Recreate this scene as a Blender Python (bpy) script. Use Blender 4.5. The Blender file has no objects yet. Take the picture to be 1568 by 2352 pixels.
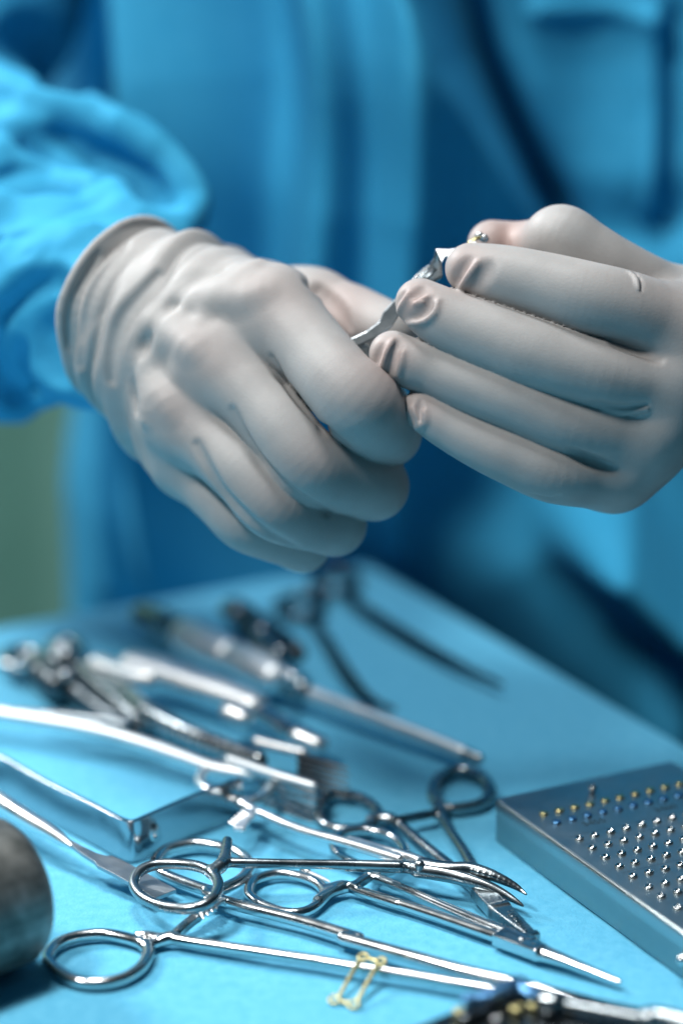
import bpy, bmesh, math, random
import numpy as np
from mathutils import Vector, Matrix
random.seed(7); rng = np.random.default_rng(7)
scene = bpy.context.scene
COL = scene.collection

# ------------------------------------------------------------------ camera
PITCH = math.radians(17.5); CAMH = 0.3522; DIST = 0.80; FOVH = 0.315
KPX = FOVH/DIST/2352.0                       # tangent per pixel of the 1568x2352 measuring frame
CAM = np.array([0.0, 0.0, CAMH])
FW = np.array([0, math.cos(PITCH), -math.sin(PITCH)])
UP = np.array([0, math.sin(PITCH), math.cos(PITCH)])
RT = np.array([1.0, 0, 0])
cd = bpy.data.cameras.new('camera'); cam = bpy.data.objects.new('camera', cd); COL.objects.link(cam)
cam.location = CAM; cam.rotation_euler = (math.radians(90)-PITCH, 0, 0)
cd.sensor_fit = 'VERTICAL'; cd.sensor_height = 36; cd.lens = 36*DIST/FOVH
cd.clip_start = 0.02; cd.clip_end = 60
cd.dof.use_dof = True; cd.dof.focus_distance = 0.787; cd.dof.aperture_fstop = 3.2
scene.camera = cam
scene.view_settings.view_transform = 'Standard'; scene.view_settings.look = 'None'
scene.view_settings.exposure = -0.12; scene.view_settings.gamma = 1.0

# ------------------------------------------------------------------ world and lamps
w = bpy.data.worlds.new('World'); scene.world = w; w.use_nodes = True
bg = w.node_tree.nodes['Background']; bg.inputs[0].default_value = (0.05, 0.19, 0.30, 1); bg.inputs[1].default_value = 0.17

def area(name, loc, target, size, power, col, shape='DISK'):
    l = bpy.data.lights.new(name, 'AREA'); l.shape = shape; l.size = size; l.energy = power; l.color = col
    o = bpy.data.objects.new(name, l); COL.objects.link(o); o.location = loc
    o.rotation_euler = (Vector(target)-Vector(loc)).to_track_quat('-Z', 'Y').to_euler()
    return o
area('surgical_lamp', (-0.46, 0.50, 0.92), (-0.02, 0.82, 0.10), 0.18, 9.0, (1.0, 0.985, 0.96))
area('ceiling_lamp', (-0.12, 0.82, 1.40), (0.0, 0.82, 0.0), 0.32, 14.0, (0.97, 0.99, 1.0), 'SQUARE')
area('side_lamp', (-1.05, 1.55, 1.0), (0.0, 0.82, 0.05), 0.40, 28.0, (0.95, 0.985, 1.0))

# ------------------------------------------------------------------ helpers: picture point to place
def ray(u, v): return FW + RT*((u-784)*KPX) + UP*((1176-v)*KPX)
def T(q, z):                                  # point on the horizontal plane at height z
    r = ray(*q); return CAM + r*((z-CAMH)/r[2])
def D(q, dz):                                 # point at a distance of 0.8 m + dz mm along the view
    return CAM + ray(*q)*(DIST + dz/1000.0)
K = 1568/1707.0
def crop(s, ox, oy): return lambda x, y: ((x/s+ox)*K, (y/s+oy)*K)
c1 = crop(1.7422, 0, 1850); c2 = crop(1.7287, 800, 1850); c3 = crop(1.7422, 0, 1400); c4 = crop(1.7287, 800, 1350)
ee = crop(1.6505, 100, 550); gg = crop(1.8296, 850, 450); tt = crop(3.2197, 1220, 1880); p4 = crop(3.136, 0, 1980)
qq = crop(3.92, 300, 2050); b6 = crop(2.851, 450, 1850); nn = crop(3.5636, 860, 560); ss = crop(2.3517, 0, 150); mm = crop(4.9, 0, 2000)
dd = lambda x, y: (x, y)

# ------------------------------------------------------------------ materials
def new_mat(name):
    m = bpy.data.materials.new(name); m.use_nodes = True; nt = m.node_tree
    return m, nt, nt.nodes['Principled BSDF']
def N(nt, t, **kw):
    n = nt.nodes.new(t)
    for k_, v in kw.items():
        if k_ in ('op',): n.operation = v
        else: n.inputs[k_].default_value = v
    return n
def bumped(nt, bs, scale, strength, dist, detail=4, vec=None, height=None):
    tc = nt.nodes.new('ShaderNodeTexCoord')
    nz = N(nt, 'ShaderNodeTexNoise', Scale=scale, Detail=detail)
    nt.links.new(vec if vec else tc.outputs['Object'], nz.inputs['Vector'])
    b = N(nt, 'ShaderNodeBump', Strength=strength, Distance=dist)
    nt.links.new(nz.outputs['Fac'], b.inputs['Height']); nt.links.new(b.outputs[0], bs.inputs['Normal'])
    return nz, tc
def ramp(nt, fac, stops):
    r = nt.nodes.new('ShaderNodeValToRGB'); cr = r.color_ramp
    while len(cr.elements) < len(stops): cr.elements.new(0.5)
    for e, (p, c) in zip(cr.elements, stops): e.position = p; e.color = (*c, 1)
    nt.links.new(fac, r.inputs[0]); return r
def metal(name, col, rough, bump=0.05, scale=900, var=0.06, aniso=0.0):
    m, nt, b = new_mat(name)
    b.inputs['Base Color'].default_value = (*col, 1); b.inputs['Metallic'].default_value = 1
    nz, tc = bumped(nt, b, scale, bump, 0.0004)
    n2 = N(nt, 'ShaderNodeTexNoise', Scale=130, Detail=5); nt.links.new(tc.outputs['Object'], n2.inputs['Vector'])
    mr = N(nt, 'ShaderNodeMapRange'); mr.inputs['From Min'].default_value = .3; mr.inputs['From Max'].default_value = .7
    mr.inputs['To Min'].default_value = max(0.02, rough-var); mr.inputs['To Max'].default_value = rough+var
    nt.links.new(n2.outputs['Fac'], mr.inputs[0]); nt.links.new(mr.outputs[0], b.inputs['Roughness'])
    return m
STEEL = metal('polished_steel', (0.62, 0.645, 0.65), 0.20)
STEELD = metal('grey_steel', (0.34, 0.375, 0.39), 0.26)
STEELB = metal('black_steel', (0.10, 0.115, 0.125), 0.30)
SATIN = metal('satin_steel', (0.40, 0.44, 0.46), 0.36, 0.12, 600)
RATCH = metal('bright_steel', (0.86, 0.87, 0.87), 0.42)
WHITEM = metal('lit_white_steel', (0.84, 0.86, 0.86), 0.5, 0.1, 600)  # whitened steel with the lamp's reflection put into its colour
SATINL = metal('lit_pale_steel', (0.78, 0.80, 0.80), 0.34, 0.1, 600)  # lightened steel, lamp reflections put into the colour
STRIP = metal('dull_strip_steel', (0.40, 0.44, 0.47), 0.17, 0.06, 500)
BLADE = metal('blasted_steel', (0.42, 0.46, 0.49), 0.45, 0.2, 2500)
GOLD = metal('gold_titanium', (0.66, 0.58, 0.30), 0.32)
BLUE = metal('blue_titanium', (0.13, 0.32, 0.56), 0.36)
BRASS = metal('pale_titanium', (0.62, 0.55, 0.27), 0.34)
# tray: brushed satin steel
TRAY, nt, b = new_mat('brushed_tray_steel'); b.inputs['Metallic'].default_value = 1
b.inputs['Base Color'].default_value = (0.46, 0.51, 0.52, 1)
tc = nt.nodes.new('ShaderNodeTexCoord'); mp = nt.nodes.new('ShaderNodeMapping'); mp.inputs['Scale'].default_value = (60, 2500, 900)
mp.inputs['Rotation'].default_value = (0, 0, math.radians(0))
nt.links.new(tc.outputs['Object'], mp.inputs[0]); nz = N(nt, 'ShaderNodeTexNoise', Scale=1.0, Detail=4); nt.links.new(mp.outputs[0], nz.inputs['Vector'])
bp = N(nt, 'ShaderNodeBump', Strength=0.12, Distance=0.0003); nt.links.new(nz.outputs['Fac'], bp.inputs['Height']); nt.links.new(bp.outputs[0], b.inputs['Normal'])
n2 = N(nt, 'ShaderNodeTexNoise', Scale=70, Detail=6); nt.links.new(tc.outputs['Object'], n2.inputs['Vector'])
r_ = ramp(nt, n2.outputs['Fac'], [(0.3, (0.30, 0.30, 0.30)), (0.75, (0.42, 0.42, 0.42))]); nt.links.new(r_.outputs[0], b.inputs['Roughness'])
# cloth
def cloth(name, c_lo, c_hi, sc=260, bump=0.35, dist=0.0004, sheen=0.15, rough=.85, spec=.25):
    m, nt, b = new_mat(name); b.inputs['Roughness'].default_value = rough; b.inputs['Sheen Roughness'].default_value = .45
    b.inputs['Sheen Weight'].default_value = sheen; b.inputs['Sheen Tint'].default_value = (0.7, 0.9, 1, 1)
    b.inputs['Specular IOR Level'].default_value = spec
    nz, tc = bumped(nt, b, sc*4, bump, dist, 6)
    n2 = N(nt, 'ShaderNodeTexNoise', Scale=sc, Detail=6, Roughness=0.65); nt.links.new(tc.outputs['Object'], n2.inputs['Vector'])
    r = ramp(nt, n2.outputs['Fac'], [(0.3, c_lo), (0.7, c_hi)]); nt.links.new(r.outputs[0], b.inputs['Base Color'])
    return m
DRAPE = cloth('pale_blue_drape', (0.085, 0.40, 0.61), (0.135, 0.49, 0.70), 260, .75)
GOWN = cloth('blue_gown_cloth', (0.027, 0.285, 0.49), (0.040, 0.32, 0.53), 120, .35, .0004, .0, .8, .22)
GREEN = cloth('green_curtain_cloth', (0.24, 0.47, 0.38), (0.31, 0.55, 0.45), 8)
FLOOR = cloth('grey_floor_vinyl', (0.10, 0.14, 0.16), (0.12, 0.16, 0.18), 10, 0.05)
# glove latex: pale, with the flesh showing pink where it is stretched
GLOVE, nt, b = new_mat('white_latex')
at = nt.nodes.new('ShaderNodeAttribute'); at.attribute_name = 'flesh'
nz, tc = bumped(nt, b, 1300, 0.22, 0.0003, 6)
n2 = N(nt, 'ShaderNodeTexNoise', Scale=90, Detail=5); nt.links.new(tc.outputs['Object'], n2.inputs['Vector'])
r = ramp(nt, n2.outputs['Fac'], [(0.3, (0.315, 0.308, 0.301)), (0.7, (0.365, 0.356, 0.348))])
mx = nt.nodes.new('ShaderNodeMix'); mx.data_type = 'RGBA'
nt.links.new(at.outputs['Fac'], mx.inputs[0]); nt.links.new(r.outputs[0], mx.inputs[6]); mx.inputs[7].default_value = (0.38, 0.19, 0.15, 1)
nt.links.new(mx.outputs[2], b.inputs['Base Color'])
b.inputs['Roughness'].default_value = 0.52; b.inputs['Specular IOR Level'].default_value = 0.35
b.inputs['Subsurface Weight'].default_value = 0.10; b.inputs['Subsurface Radius'].default_value = (1.0, 0.45, 0.3); b.inputs['Subsurface Scale'].default_value = 0.004
# mallet head: worn dark metal
MALLET, nt, b = new_mat('worn_dark_metal'); b.inputs['Metallic'].default_value = 0.75
tc = nt.nodes.new('ShaderNodeTexCoord')
n1 = N(nt, 'ShaderNodeTexNoise', Scale=95, Detail=6, Roughness=0.6); nt.links.new(tc.outputs['Object'], n1.inputs['Vector'])
mp = nt.nodes.new('ShaderNodeMapping'); mp.vector_type = 'TEXTURE'; mp.inputs['Rotation'].default_value = (0, 0, math.atan2(.65, .76)); mp.inputs['Scale'].default_value = (0.06, 0.0016, 0.0016); nt.links.new(tc.outputs['Object'], mp.inputs[0])
n2 = N(nt, 'ShaderNodeTexNoise', Scale=1, Detail=4); nt.links.new(mp.outputs[0], n2.inputs['Vector'])
ad = N(nt, 'ShaderNodeMath', op='MULTIPLY_ADD'); nt.links.new(n2.outputs['Fac'], ad.inputs[0]); ad.inputs[1].default_value = .22; nt.links.new(n1.outputs['Fac'], ad.inputs[2])
r = ramp(nt, ad.outputs[0], [(0.44, (0.085, 0.095, 0.09)), (0.78, (0.30, 0.305, 0.29))]); nt.links.new(r.outputs[0], b.inputs['Base Color'])
b.inputs['Roughness'].default_value = 0.50
bp = N(nt, 'ShaderNodeBump', Strength=0.15, Distance=0.0003); nt.links.new(n2.outputs['Fac'], bp.inputs['Height']); nt.links.new(bp.outputs[0], b.inputs['Normal'])
INK, nt, b = new_mat('dark_engraving'); b.inputs['Base Color'].default_value = (0.02, 0.05, 0.065, 1); b.inputs['Roughness'].default_value = 0.6

# ------------------------------------------------------------------ objects
def thing(name, label, cat, loc, group=None, rz=0.0):
    o = bpy.data.objects.new(name, None); o.empty_display_size = 0.01; COL.objects.link(o); o.location = loc; o.rotation_euler = (0, 0, rz)
    o['label'] = label; o['category'] = cat
    if group: o['group'] = group
    return o
def tag(o, label, cat, group=None):
    o['label'] = label; o['category'] = cat
    if group: o['group'] = group
    return o
def mesh_obj(name, V, F, mat, parent=None, normals=None, smooth=True, base=None, attrs=None):
    V = np.asarray(V, float)
    org = np.array(parent.matrix_basis.translation if parent else (base if base is not None else (0, 0, 0)), float)
    me = bpy.data.meshes.new(name); me.from_pydata((V-org).tolist(), [], [tuple(int(i) for i in f) for f in F])
    me.update()
    if smooth: me.polygons.foreach_set('use_smooth', [True]*len(me.polygons))
    if normals is not None: me.normals_split_custom_set_from_vertices([tuple(n) for n in normals])
    if attrs:
        for k_, a in attrs.items():
            t_ = me.attributes.new(k_, 'FLOAT', 'POINT'); t_.data.foreach_set('value', np.asarray(a, np.float32))
    me.materials.append(mat)
    o = bpy.data.objects.new(name, me); COL.objects.link(o)
    if parent: o.parent = parent
    elif base is not None: o.location = base
    return o
def bm_obj(name, bm, mat, parent=None, smooth=False, base=None):
    me = bpy.data.meshes.new(name)
    org = Vector(parent.matrix_basis.translation) if parent else Vector(base if base is not None else (0, 0, 0))
    bmesh.ops.translate(bm, verts=bm.verts, vec=-org)
    bmesh.ops.recalc_face_normals(bm, faces=bm.faces); bm.to_mesh(me); bm.free()
    if smooth:
        me.polygons.foreach_set('use_smooth', [True]*len(me.polygons))
    me.materials.append(mat); o = bpy.data.objects.new(name, me); COL.objects.link(o)
    if parent: o.parent = parent
    elif base is not None: o.location = base
    return o
def prism(pts, up, bev=0.0002, segs=2):        # a polygon in space, extruded along a vector, edges rounded
    bm = bmesh.new(); a = [bm.verts.new(Vector(p)) for p in pts]; f = bm.faces.new(a)
    r_ = bmesh.ops.extrude_face_region(bm, geom=[f])
    bmesh.ops.translate(bm, verts=[v for v in r_['geom'] if isinstance(v, bmesh.types.BMVert)], vec=Vector(up))
    bmesh.ops.recalc_face_normals(bm, faces=bm.faces)
    if bev: bmesh.ops.bevel(bm, geom=list(bm.edges), offset=bev, segments=segs, affect='EDGES', profile=0.5)
    return bm
def spline(P, n=8, closed=False, lin=False):
    P = np.asarray(P, float); m = len(P); out = []
    for i in range(m if closed else m-1):
        if closed: p0, p1, p2, p3 = P[i-1], P[i], P[(i+1) % m], P[(i+2) % m]
        else: p0, p1, p2, p3 = P[max(i-1, 0)], P[i], P[i+1], P[min(i+2, m-1)]
        for j in range(n):
            t = j/n
            out.append(0.5*((2*p1)+(-p0+p2)*t+(2*p0-5*p1+4*p2-p3)*t*t+(-p0+3*p1-3*p2+p3)*t**3))
    if not closed: out.append(P[-1])
    return np.array(out)
def sweep(P, R, seg=16, flat=1.0, upv=(0, 0, 1), cap=True, closed=False):
    """tube along points P with radius R (list), flattened along upv; rounded ends"""
    P = np.asarray(P, float); R = np.broadcast_to(np.asarray(R, float), (len(P),)).copy()
    if cap and not closed:
        d0 = P[0]-P[1]; d0 /= np.linalg.norm(d0); d1 = P[-1]-P[-2]; d1 /= np.linalg.norm(d1)
        A = [(P[0]+d0*R[0]*math.sin(a), R[0]*max(math.cos(a), 0.03)) for a in (1.5, 1.1, 0.7, 0.35)]
        B = [(P[-1]+d1*R[-1]*math.sin(a), R[-1]*max(math.cos(a), 0.03)) for a in (0.35, 0.7, 1.1, 1.5)]
        P = np.array([a[0] for a in A]+list(P)+[b_[0] for b_ in B]); R = np.array([a[1] for a in A]+list(R)+[b_[1] for b_ in B])
    n = len(P); V = []; F = []
    tg = np.gradient(P, axis=0) if not closed else np.roll(P, -1, 0)-np.roll(P, 1, 0)
    for i in range(n):
        t = tg[i]/(np.linalg.norm(tg[i])+1e-12); u = np.array(upv, float); s = np.cross(t, u)
        if np.linalg.norm(s) < 1e-4: s = np.cross(t, (1, 0, 0.1))
        s /= np.linalg.norm(s); u = np.cross(s, t)
        for j in range(seg):
            a = 2*math.pi*j/seg; V.append(P[i]+R[i]*(s*math.cos(a)+u*flat*math.sin(a)))
    for i in range(n if closed else n-1):
        for j in range(seg):
            a = i*seg+j; b_ = i*seg+(j+1) % seg; i2 = ((i+1) % n)*seg
            F.append((a, b_, i2+(j+1) % seg, i2+j))
    if not closed:
        F.append(tuple(range(seg))[::-1]); F.append(tuple(range((n-1)*seg, n*seg)))
    return np.array(V), F
def tube(name, P, R, mat, parent=None, base=None, **kw):
    V, F = sweep(P, R, **kw); return mesh_obj(name, V, F, mat, parent, base=base)
def strip(name, P, w_dir_h, th, mat, parent=None, bev=0.0003):
    """an upright band of metal following the plan polyline P (points of its lower edge), height and thickness given"""
    P = np.asarray(P, float); tg = np.gradient(P, axis=0); bm = bmesh.new(); rows = []
    for p, t in zip(P, tg):
        s = np.cross(t/np.linalg.norm(t), (0, 0, 1)); s /= np.linalg.norm(s)
        rows.append([bm.verts.new(Vector(p+s*th/2)), bm.verts.new(Vector(p-s*th/2)), bm.verts.new(Vector(p-s*th/2+np.array(w_dir_h))), bm.verts.new(Vector(p+s*th/2+np.array(w_dir_h)))])
    for a, b_ in zip(rows, rows[1:]):
        for j in range(4): bm.faces.new((a[j], a[(j+1) % 4], b_[(j+1) % 4], b_[j]))
    bm.faces.new(rows[0][::-1]); bm.faces.new(rows[-1])
    bmesh.ops.recalc_face_normals(bm, faces=bm.faces)
    es = [e for e in bm.edges if e.calc_face_angle(0) > 0.9]
    bmesh.ops.bevel(bm, geom=es, offset=bev, segments=3, affect='EDGES', profile=0.5)
    o = bm_obj(name, bm, mat, parent, smooth=True)
    m = o.modifiers.new('wn', 'WEIGHTED_NORMAL'); m.keep_sharp = False
    return o
# ------------------------------------------------------------------ implicit surfaces (continuous bodies and forgings)
def smin(a, b_, k):
    if k <= 0: return np.minimum(a, b_)
    h = np.maximum(k-np.abs(a-b_), 0)/k
    return np.minimum(a, b_)-h*h*k*0.25
def rcone(P, a, b_, r1, r2):
    ba = b_-a; l2 = float(ba@ba)+1e-14; rr = r1-r2; a2 = l2-rr*rr; il2 = 1/l2
    if a2 <= 0:                                                   # one end swallows the other
        c, r = (a, r1) if r1 > r2 else (b_, r2); return np.linalg.norm(P-c, axis=1)-r
    pa = P-a; y = pa@ba; z = y-l2; q = pa*l2-np.outer(y, ba); x2 = np.einsum('ij,ij->i', q, q)
    y2 = y*y*l2; z2 = z*z*l2; k = np.sign(rr)*rr*rr*x2
    d = (np.sqrt(x2*a2*il2)+y*rr)*il2-r1
    m1 = np.sign(z)*a2*z2 > k; m2 = (~m1) & (np.sign(y)*a2*y2 < k)
    d[m1] = np.sqrt(x2[m1]+z2[m1])*il2-r2; d[m2] = np.sqrt(x2[m2]+y2[m2])*il2-r1
    return d
class Cone:
    def __init__(s, a, b_, r1, r2): s.a = np.asarray(a, float); s.b = np.asarray(b_, float); s.r1 = r1; s.r2 = r2; r = max(r1, r2); s.lo = np.minimum(s.a, s.b)-r; s.hi = np.maximum(s.a, s.b)+r
    def d(s, P): return rcone(P, s.a, s.b, s.r1, s.r2)
class Box:                                                        # rounded bar from a to b, half widths (side, up) at both ends
    def __init__(s, a, b_, w1, h1, w2, h2, r, up=(0, 0, 1)):
        s.a = np.asarray(a, float); s.b = np.asarray(b_, float); t = s.b-s.a; s.L = np.linalg.norm(t); s.t = t/s.L
        s.s = np.cross(s.t, np.asarray(up, float)); s.s /= np.linalg.norm(s.s); s.u = np.cross(s.s, s.t)
        s.p = (w1, h1, w2, h2, r); q = max(w1, h1, w2, h2)*1.5; s.lo = np.minimum(s.a, s.b)-q; s.hi = np.maximum(s.a, s.b)+q
    def d(s, P):
        w1, h1, w2, h2, r = s.p; q = P-s.a; y = q@s.t; f = np.clip(y/s.L, 0, 1)
        X = np.abs(q@s.s)-(w1+(w2-w1)*f)+r; Z = np.abs(q@s.u)-(h1+(h2-h1)*f)+r; Y = np.abs(y-s.L/2)-s.L/2+r
        return np.sqrt(np.maximum(X, 0)**2+np.maximum(Y, 0)**2+np.maximum(Z, 0)**2)+np.minimum(np.maximum(X, np.maximum(Y, Z)), 0)-r
def prim_d(p, P, pad):
    m = np.all((P > p.lo-pad) & (P < p.hi+pad), axis=1); d = np.full(len(P), 1.0)
    if m.any(): d[m] = p.d(P[m])
    return d
class PSet(list):                                                 # a list of prims with its bounds packed for quick culling
    def pack(s):
        if getattr(s, 'n', -1) != len(s): s.lo_ = np.array([p.lo for p in s]); s.hi_ = np.array([p.hi for p in s]); s.n = len(s)
        return s
def union(prims, P, pad, k):
    if not isinstance(prims, PSet): prims = PSet(prims)
    if len(prims) == 0: return np.full(len(P), 1.0)
    prims.pack(); r = np.full(len(P), 1.0)
    for c in range(0, len(P), 1500):
        q = P[c:c+1500]; lo = q.min(0)-pad; hi = q.max(0)+pad
        for i in np.nonzero(np.all((prims.hi_ > lo) & (prims.lo_ < hi), axis=1))[0]:
            r[c:c+1500] = smin(r[c:c+1500], prims[i].d(q), k)
    return r
class Chain:                                                      # a run of tapered segments that act as one limb
    def __init__(s, L, pad=.02):
        s.L = PSet(L); s.pad = pad; s.lo = np.min([p.lo for p in L], 0); s.hi = np.max([p.hi for p in L], 0)
    def d(s, P): return union(s.L, P, s.pad, 0)
def chain(P, R):
    P = np.asarray(P, float); R = np.atleast_1d(np.asarray(R, float)); R = np.interp(np.linspace(0, 1, len(P)), np.linspace(0, 1, len(R)), R)
    pad = .006 if R.max() < .005 else .025
    return [Chain([Cone(P[i], P[i+1], float(R[i]), float(R[i+1])) for i in range(len(P)-1)], pad)]
def surfnets(F, org, vox):
    S = F < 0; c = np.zeros(np.array(F.shape)-1, np.int8); n = F.shape
    sl = lambda o: tuple(slice(o[i], n[i]-1+o[i]) for i in range(3))
    corners = [(i, j, k) for i in (0, 1) for j in (0, 1) for k in (0, 1)]
    for o in corners: c += S[sl(o)]
    mask = (c > 0) & (c < 8); ids = np.argwhere(mask); idx = np.full(mask.shape, -1, np.int64); idx[mask] = np.arange(len(ids))
    acc = np.zeros((len(ids), 3)); cnt = np.zeros(len(ids))
    val = {o: F[ids[:, 0]+o[0], ids[:, 1]+o[1], ids[:, 2]+o[2]] for o in corners}
    for o in corners:
        for ax in range(3):
            if o[ax] == 0:
                o2 = list(o); o2[ax] = 1; o2 = tuple(o2); a, b_ = val[o], val[o2]; m = (a < 0) != (b_ < 0)
                t = a[m]/(a[m]-b_[m]); p = np.tile(np.array(o, float), (m.sum(), 1)); p[:, ax] = t; acc[m] += p; cnt[m] += 1
    V = org+vox*(ids+acc/cnt[:, None]); Q = []
    for ax in range(3):
        a1, a2 = (ax+1) % 3, (ax+2) % 3
        s0 = [slice(None)]*3; s1 = [slice(None)]*3; s0[ax] = slice(0, n[ax]-1); s1[ax] = slice(1, n[ax])
        df = S[tuple(s0)] != S[tuple(s1)]; e = np.argwhere(df)
        e = e[(e[:, a1] > 0) & (e[:, a2] > 0) & (e[:, a1] < n[a1]-1) & (e[:, a2] < n[a2]-1)]
        ins = S[e[:, 0], e[:, 1], e[:, 2]]; q = []
        for d1, d2 in ((-1, -1), (0, -1), (0, 0), (-1, 0)):
            cidx = e.copy(); cidx[:, a1] += d1; cidx[:, a2] += d2; q.append(idx[cidx[:, 0], cidx[:, 1], cidx[:, 2]])
        q = np.stack(q, 1); q[~ins] = q[~ins][:, ::-1]; Q.append(q)
    return V, np.concatenate(Q)
def polygonise(f, lo, hi, vox, it=2):
    lo = np.asarray(lo)-3*vox; hi = np.asarray(hi)+3*vox; B = 5
    nc = np.ceil((hi-lo)/(vox*B)).astype(int)
    g = np.stack(np.meshgrid(*[np.arange(x) for x in nc], indexing='ij'), -1).reshape(-1, 3)
    fc = f(lo+(g+0.5)*vox*B); act = np.abs(fc) < vox*B*1.05
    F = np.repeat(np.repeat(np.repeat(np.where(fc < 0, -1.0, 1.0).reshape(nc), B, 0), B, 1), B, 2)
    off = np.stack(np.meshgrid(*[np.arange(B)]*3, indexing='ij'), -1).reshape(-1, 3)
    ga = g[act]; I = (ga[:, None, :]*B+off[None]).reshape(-1, 3)
    F[I[:, 0], I[:, 1], I[:, 2]] = f(lo+(I+0.5)*vox)
    V, Q = surfnets(F, lo+0.5*vox, vox); e = vox*0.3
    key = np.floor((V-lo)/(vox*12)).astype(np.int64); o_ = np.argsort((key[:, 0]*4096+key[:, 1])*4096+key[:, 2], kind='stable')
    inv = np.empty_like(o_); inv[o_] = np.arange(len(o_)); V = V[o_]; Q = inv[Q]
    tet = np.array([[1, 1, 1], [1, -1, -1], [-1, 1, -1], [-1, -1, 1]], float)
    for i in range(it):
        fs = [f(V+t_*e) for t_ in tet]; f0 = sum(fs)/4; G = sum(np.outer(a, t_) for a, t_ in zip(fs, tet))/(4*e)
        g2 = np.maximum((G*G).sum(1), 0.2)
        if i < it-1: V = V-np.clip(f0/g2, -vox*.7, vox*.7)[:, None]*G
    nrm = G/np.maximum(np.linalg.norm(G, axis=1), 1e-9)[:, None]
    return V, Q, nrm
def trace(f, q, d0=0.60, d1=1.3):
    r = ray(*q); r = r/np.linalg.norm(r); t = d0
    for i in range(160):
        d = float(f((CAM+r*t)[None])[0])
        if d < 5e-5: break
        t += min(d*0.7, 0.02)
        if t > d1: return None
    return CAM+r*t

# a forged instrument: prims carry the name of the part they belong to; the parts share one seamless surface
def forge(parent, parts, mats, vox=0.00042, k=0.0011):
    pl = PSet([p for n, L in parts for p in L])
    lo = np.min([p.lo for p in pl], 0); hi = np.max([p.hi for p in pl], 0)
    f = lambda P: union(pl, P, 0.0045, k)
    V, Q, nr = polygonise(f, lo, hi, vox)
    names = [n for n, L in parts]; cen = V[Q].mean(1); best = np.full(len(Q), 9.0); lab = np.zeros(len(Q), int)
    for i, (n, L) in enumerate(parts):
        d = union(PSet(L), cen, 0.006, 0); m = d < best; best[m] = d[m]; lab[m] = i
    out = []
    for i, n in enumerate(names):
        q = Q[lab == i]
        if len(q) == 0: continue
        u, inv = np.unique(q, return_inverse=True)
        out.append(mesh_obj(n, V[u], inv.reshape(q.shape), mats.get(n, STEEL), parent, nr[u]))
    return out
# ------------------------------------------------------------------ setting: floor, wall
def plane(name, pts, mat):
    o = mesh_obj(name, np.array(pts, float), [tuple(range(len(pts)))], mat, smooth=False); o['kind'] = 'structure'; return o
plane('floor', [(-4, -3, -0.92), (4, -3, -0.92), (4, 4, -0.92), (-4, 4, -0.92)], FLOOR)
plane('wall', [(-4, 3.2, -0.92), (4, 3.2, -0.92), (4, 3.2, 2.4), (-4, 3.2, 2.4)], FLOOR)
# green curtain hanging behind
V = []; F = []; nx, nz_ = 220, 12
for i in range(nx+1):
    x = -1.6+1.9*i/nx; y = 2.0+0.035*math.sin(x*23)+0.02*math.sin(x*51+1)
    for j in range(nz_+1): V.append((x, y+0.006*math.sin(j+x*9), -0.9+2.2*j/nz_))
for i in range(nx):
    for j in range(nz_): a = i*(nz_+1)+j; F.append((a, a+nz_+1, a+nz_+2, a+1))
o = mesh_obj('curtain', V, F, GREEN, base=(-0.65, 2.0, -0.9)); m_ = o.modifiers.new('thick', 'SOLIDIFY'); m_.thickness = 0.003
tag(o, 'green curtain hanging in soft folds far behind the gowned person', 'curtain')

# surgical drape over the table, with its corner towards the person
P1 = T((0, 1424), 0); P2 = T((150, 1398), 0); P3 = T((1020, 1372), 0); P4 = T((1568, 1700), 0)
dA = (P2-P1)[:2]; dA /= np.linalg.norm(dA); dB = np.array([dA[1], -dA[0]])
M_ = np.array([dA, -dB]).T; s_ = np.linalg.solve(M_, (P3-P1)[:2]); CN = P1[:2]+dA*s_[0]           # the table corner
def prof(a, r=0.010):
    if a >= r: return a, 0.0
    L = r*math.pi/2
    if a > r-L: t = (r-a)/r; return r-r*math.sin(t), -r*(1-math.cos(t))
    return 0.0, -r-(r-L-a)
def axis_pts(): return list(np.arange(-0.55, -0.02, 0.03))+list(np.arange(-0.02, 0.025, 0.0022))+list(np.arange(0.025, 0.62, 0.006))+list(np.arange(0.62, 1.15, 0.05))
A_ = axis_pts(); B_ = axis_pts(); V = []; F = []
for a in A_:
    xa, za = prof(a)
    for b_ in B_:
        xb, zb = prof(b_)
        z = min(za, zb) if (a < 0 and b_ < 0) else za+zb
        wv = 0.0
        if za < -0.02: wv = 0.012*math.sin(b_*21)*min(1, -za*6); xa_ = xa-abs(wv)*0.8-0.01*min(1, -za*3)
        else: xa_ = xa
        if zb < -0.02: wv = 0.012*math.sin(a*19+1)*min(1, -zb*6); xb_ = xb-abs(wv)*0.8-0.01*min(1, -zb*3)
        else: xb_ = xb
        p = CN-dA*xa_+dB*xb_
        if za > -1e-6 and zb > -1e-6: z += 0.00025*math.sin(p[0]*90+2*math.sin(p[1]*41))*math.sin(p[1]*70+1.5*math.sin(p[0]*33))-0.0003
        V.append((p[0], p[1], z))
nb = len(B_)
for i in range(len(A_)-1):
    for j in range(nb-1): a = i*nb+j; F.append((a, a+1, a+nb+1, a+nb))
o = mesh_obj('surgical_drape', V, F, DRAPE, base=(CN[0], CN[1], 0)); tag(o, 'pale blue surgical drape spread over the instrument table', 'drape')
bmx = bmesh.new(); bmx.from_mesh(o.data); bmesh.ops.recalc_face_normals(bmx, faces=bmx.faces)
if sum(f.normal.z*f.calc_area() for f in bmx.faces) < 0: bmesh.ops.reverse_faces(bmx, faces=bmx.faces)
bmx.to_mesh(o.data); bmx.free()

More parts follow.
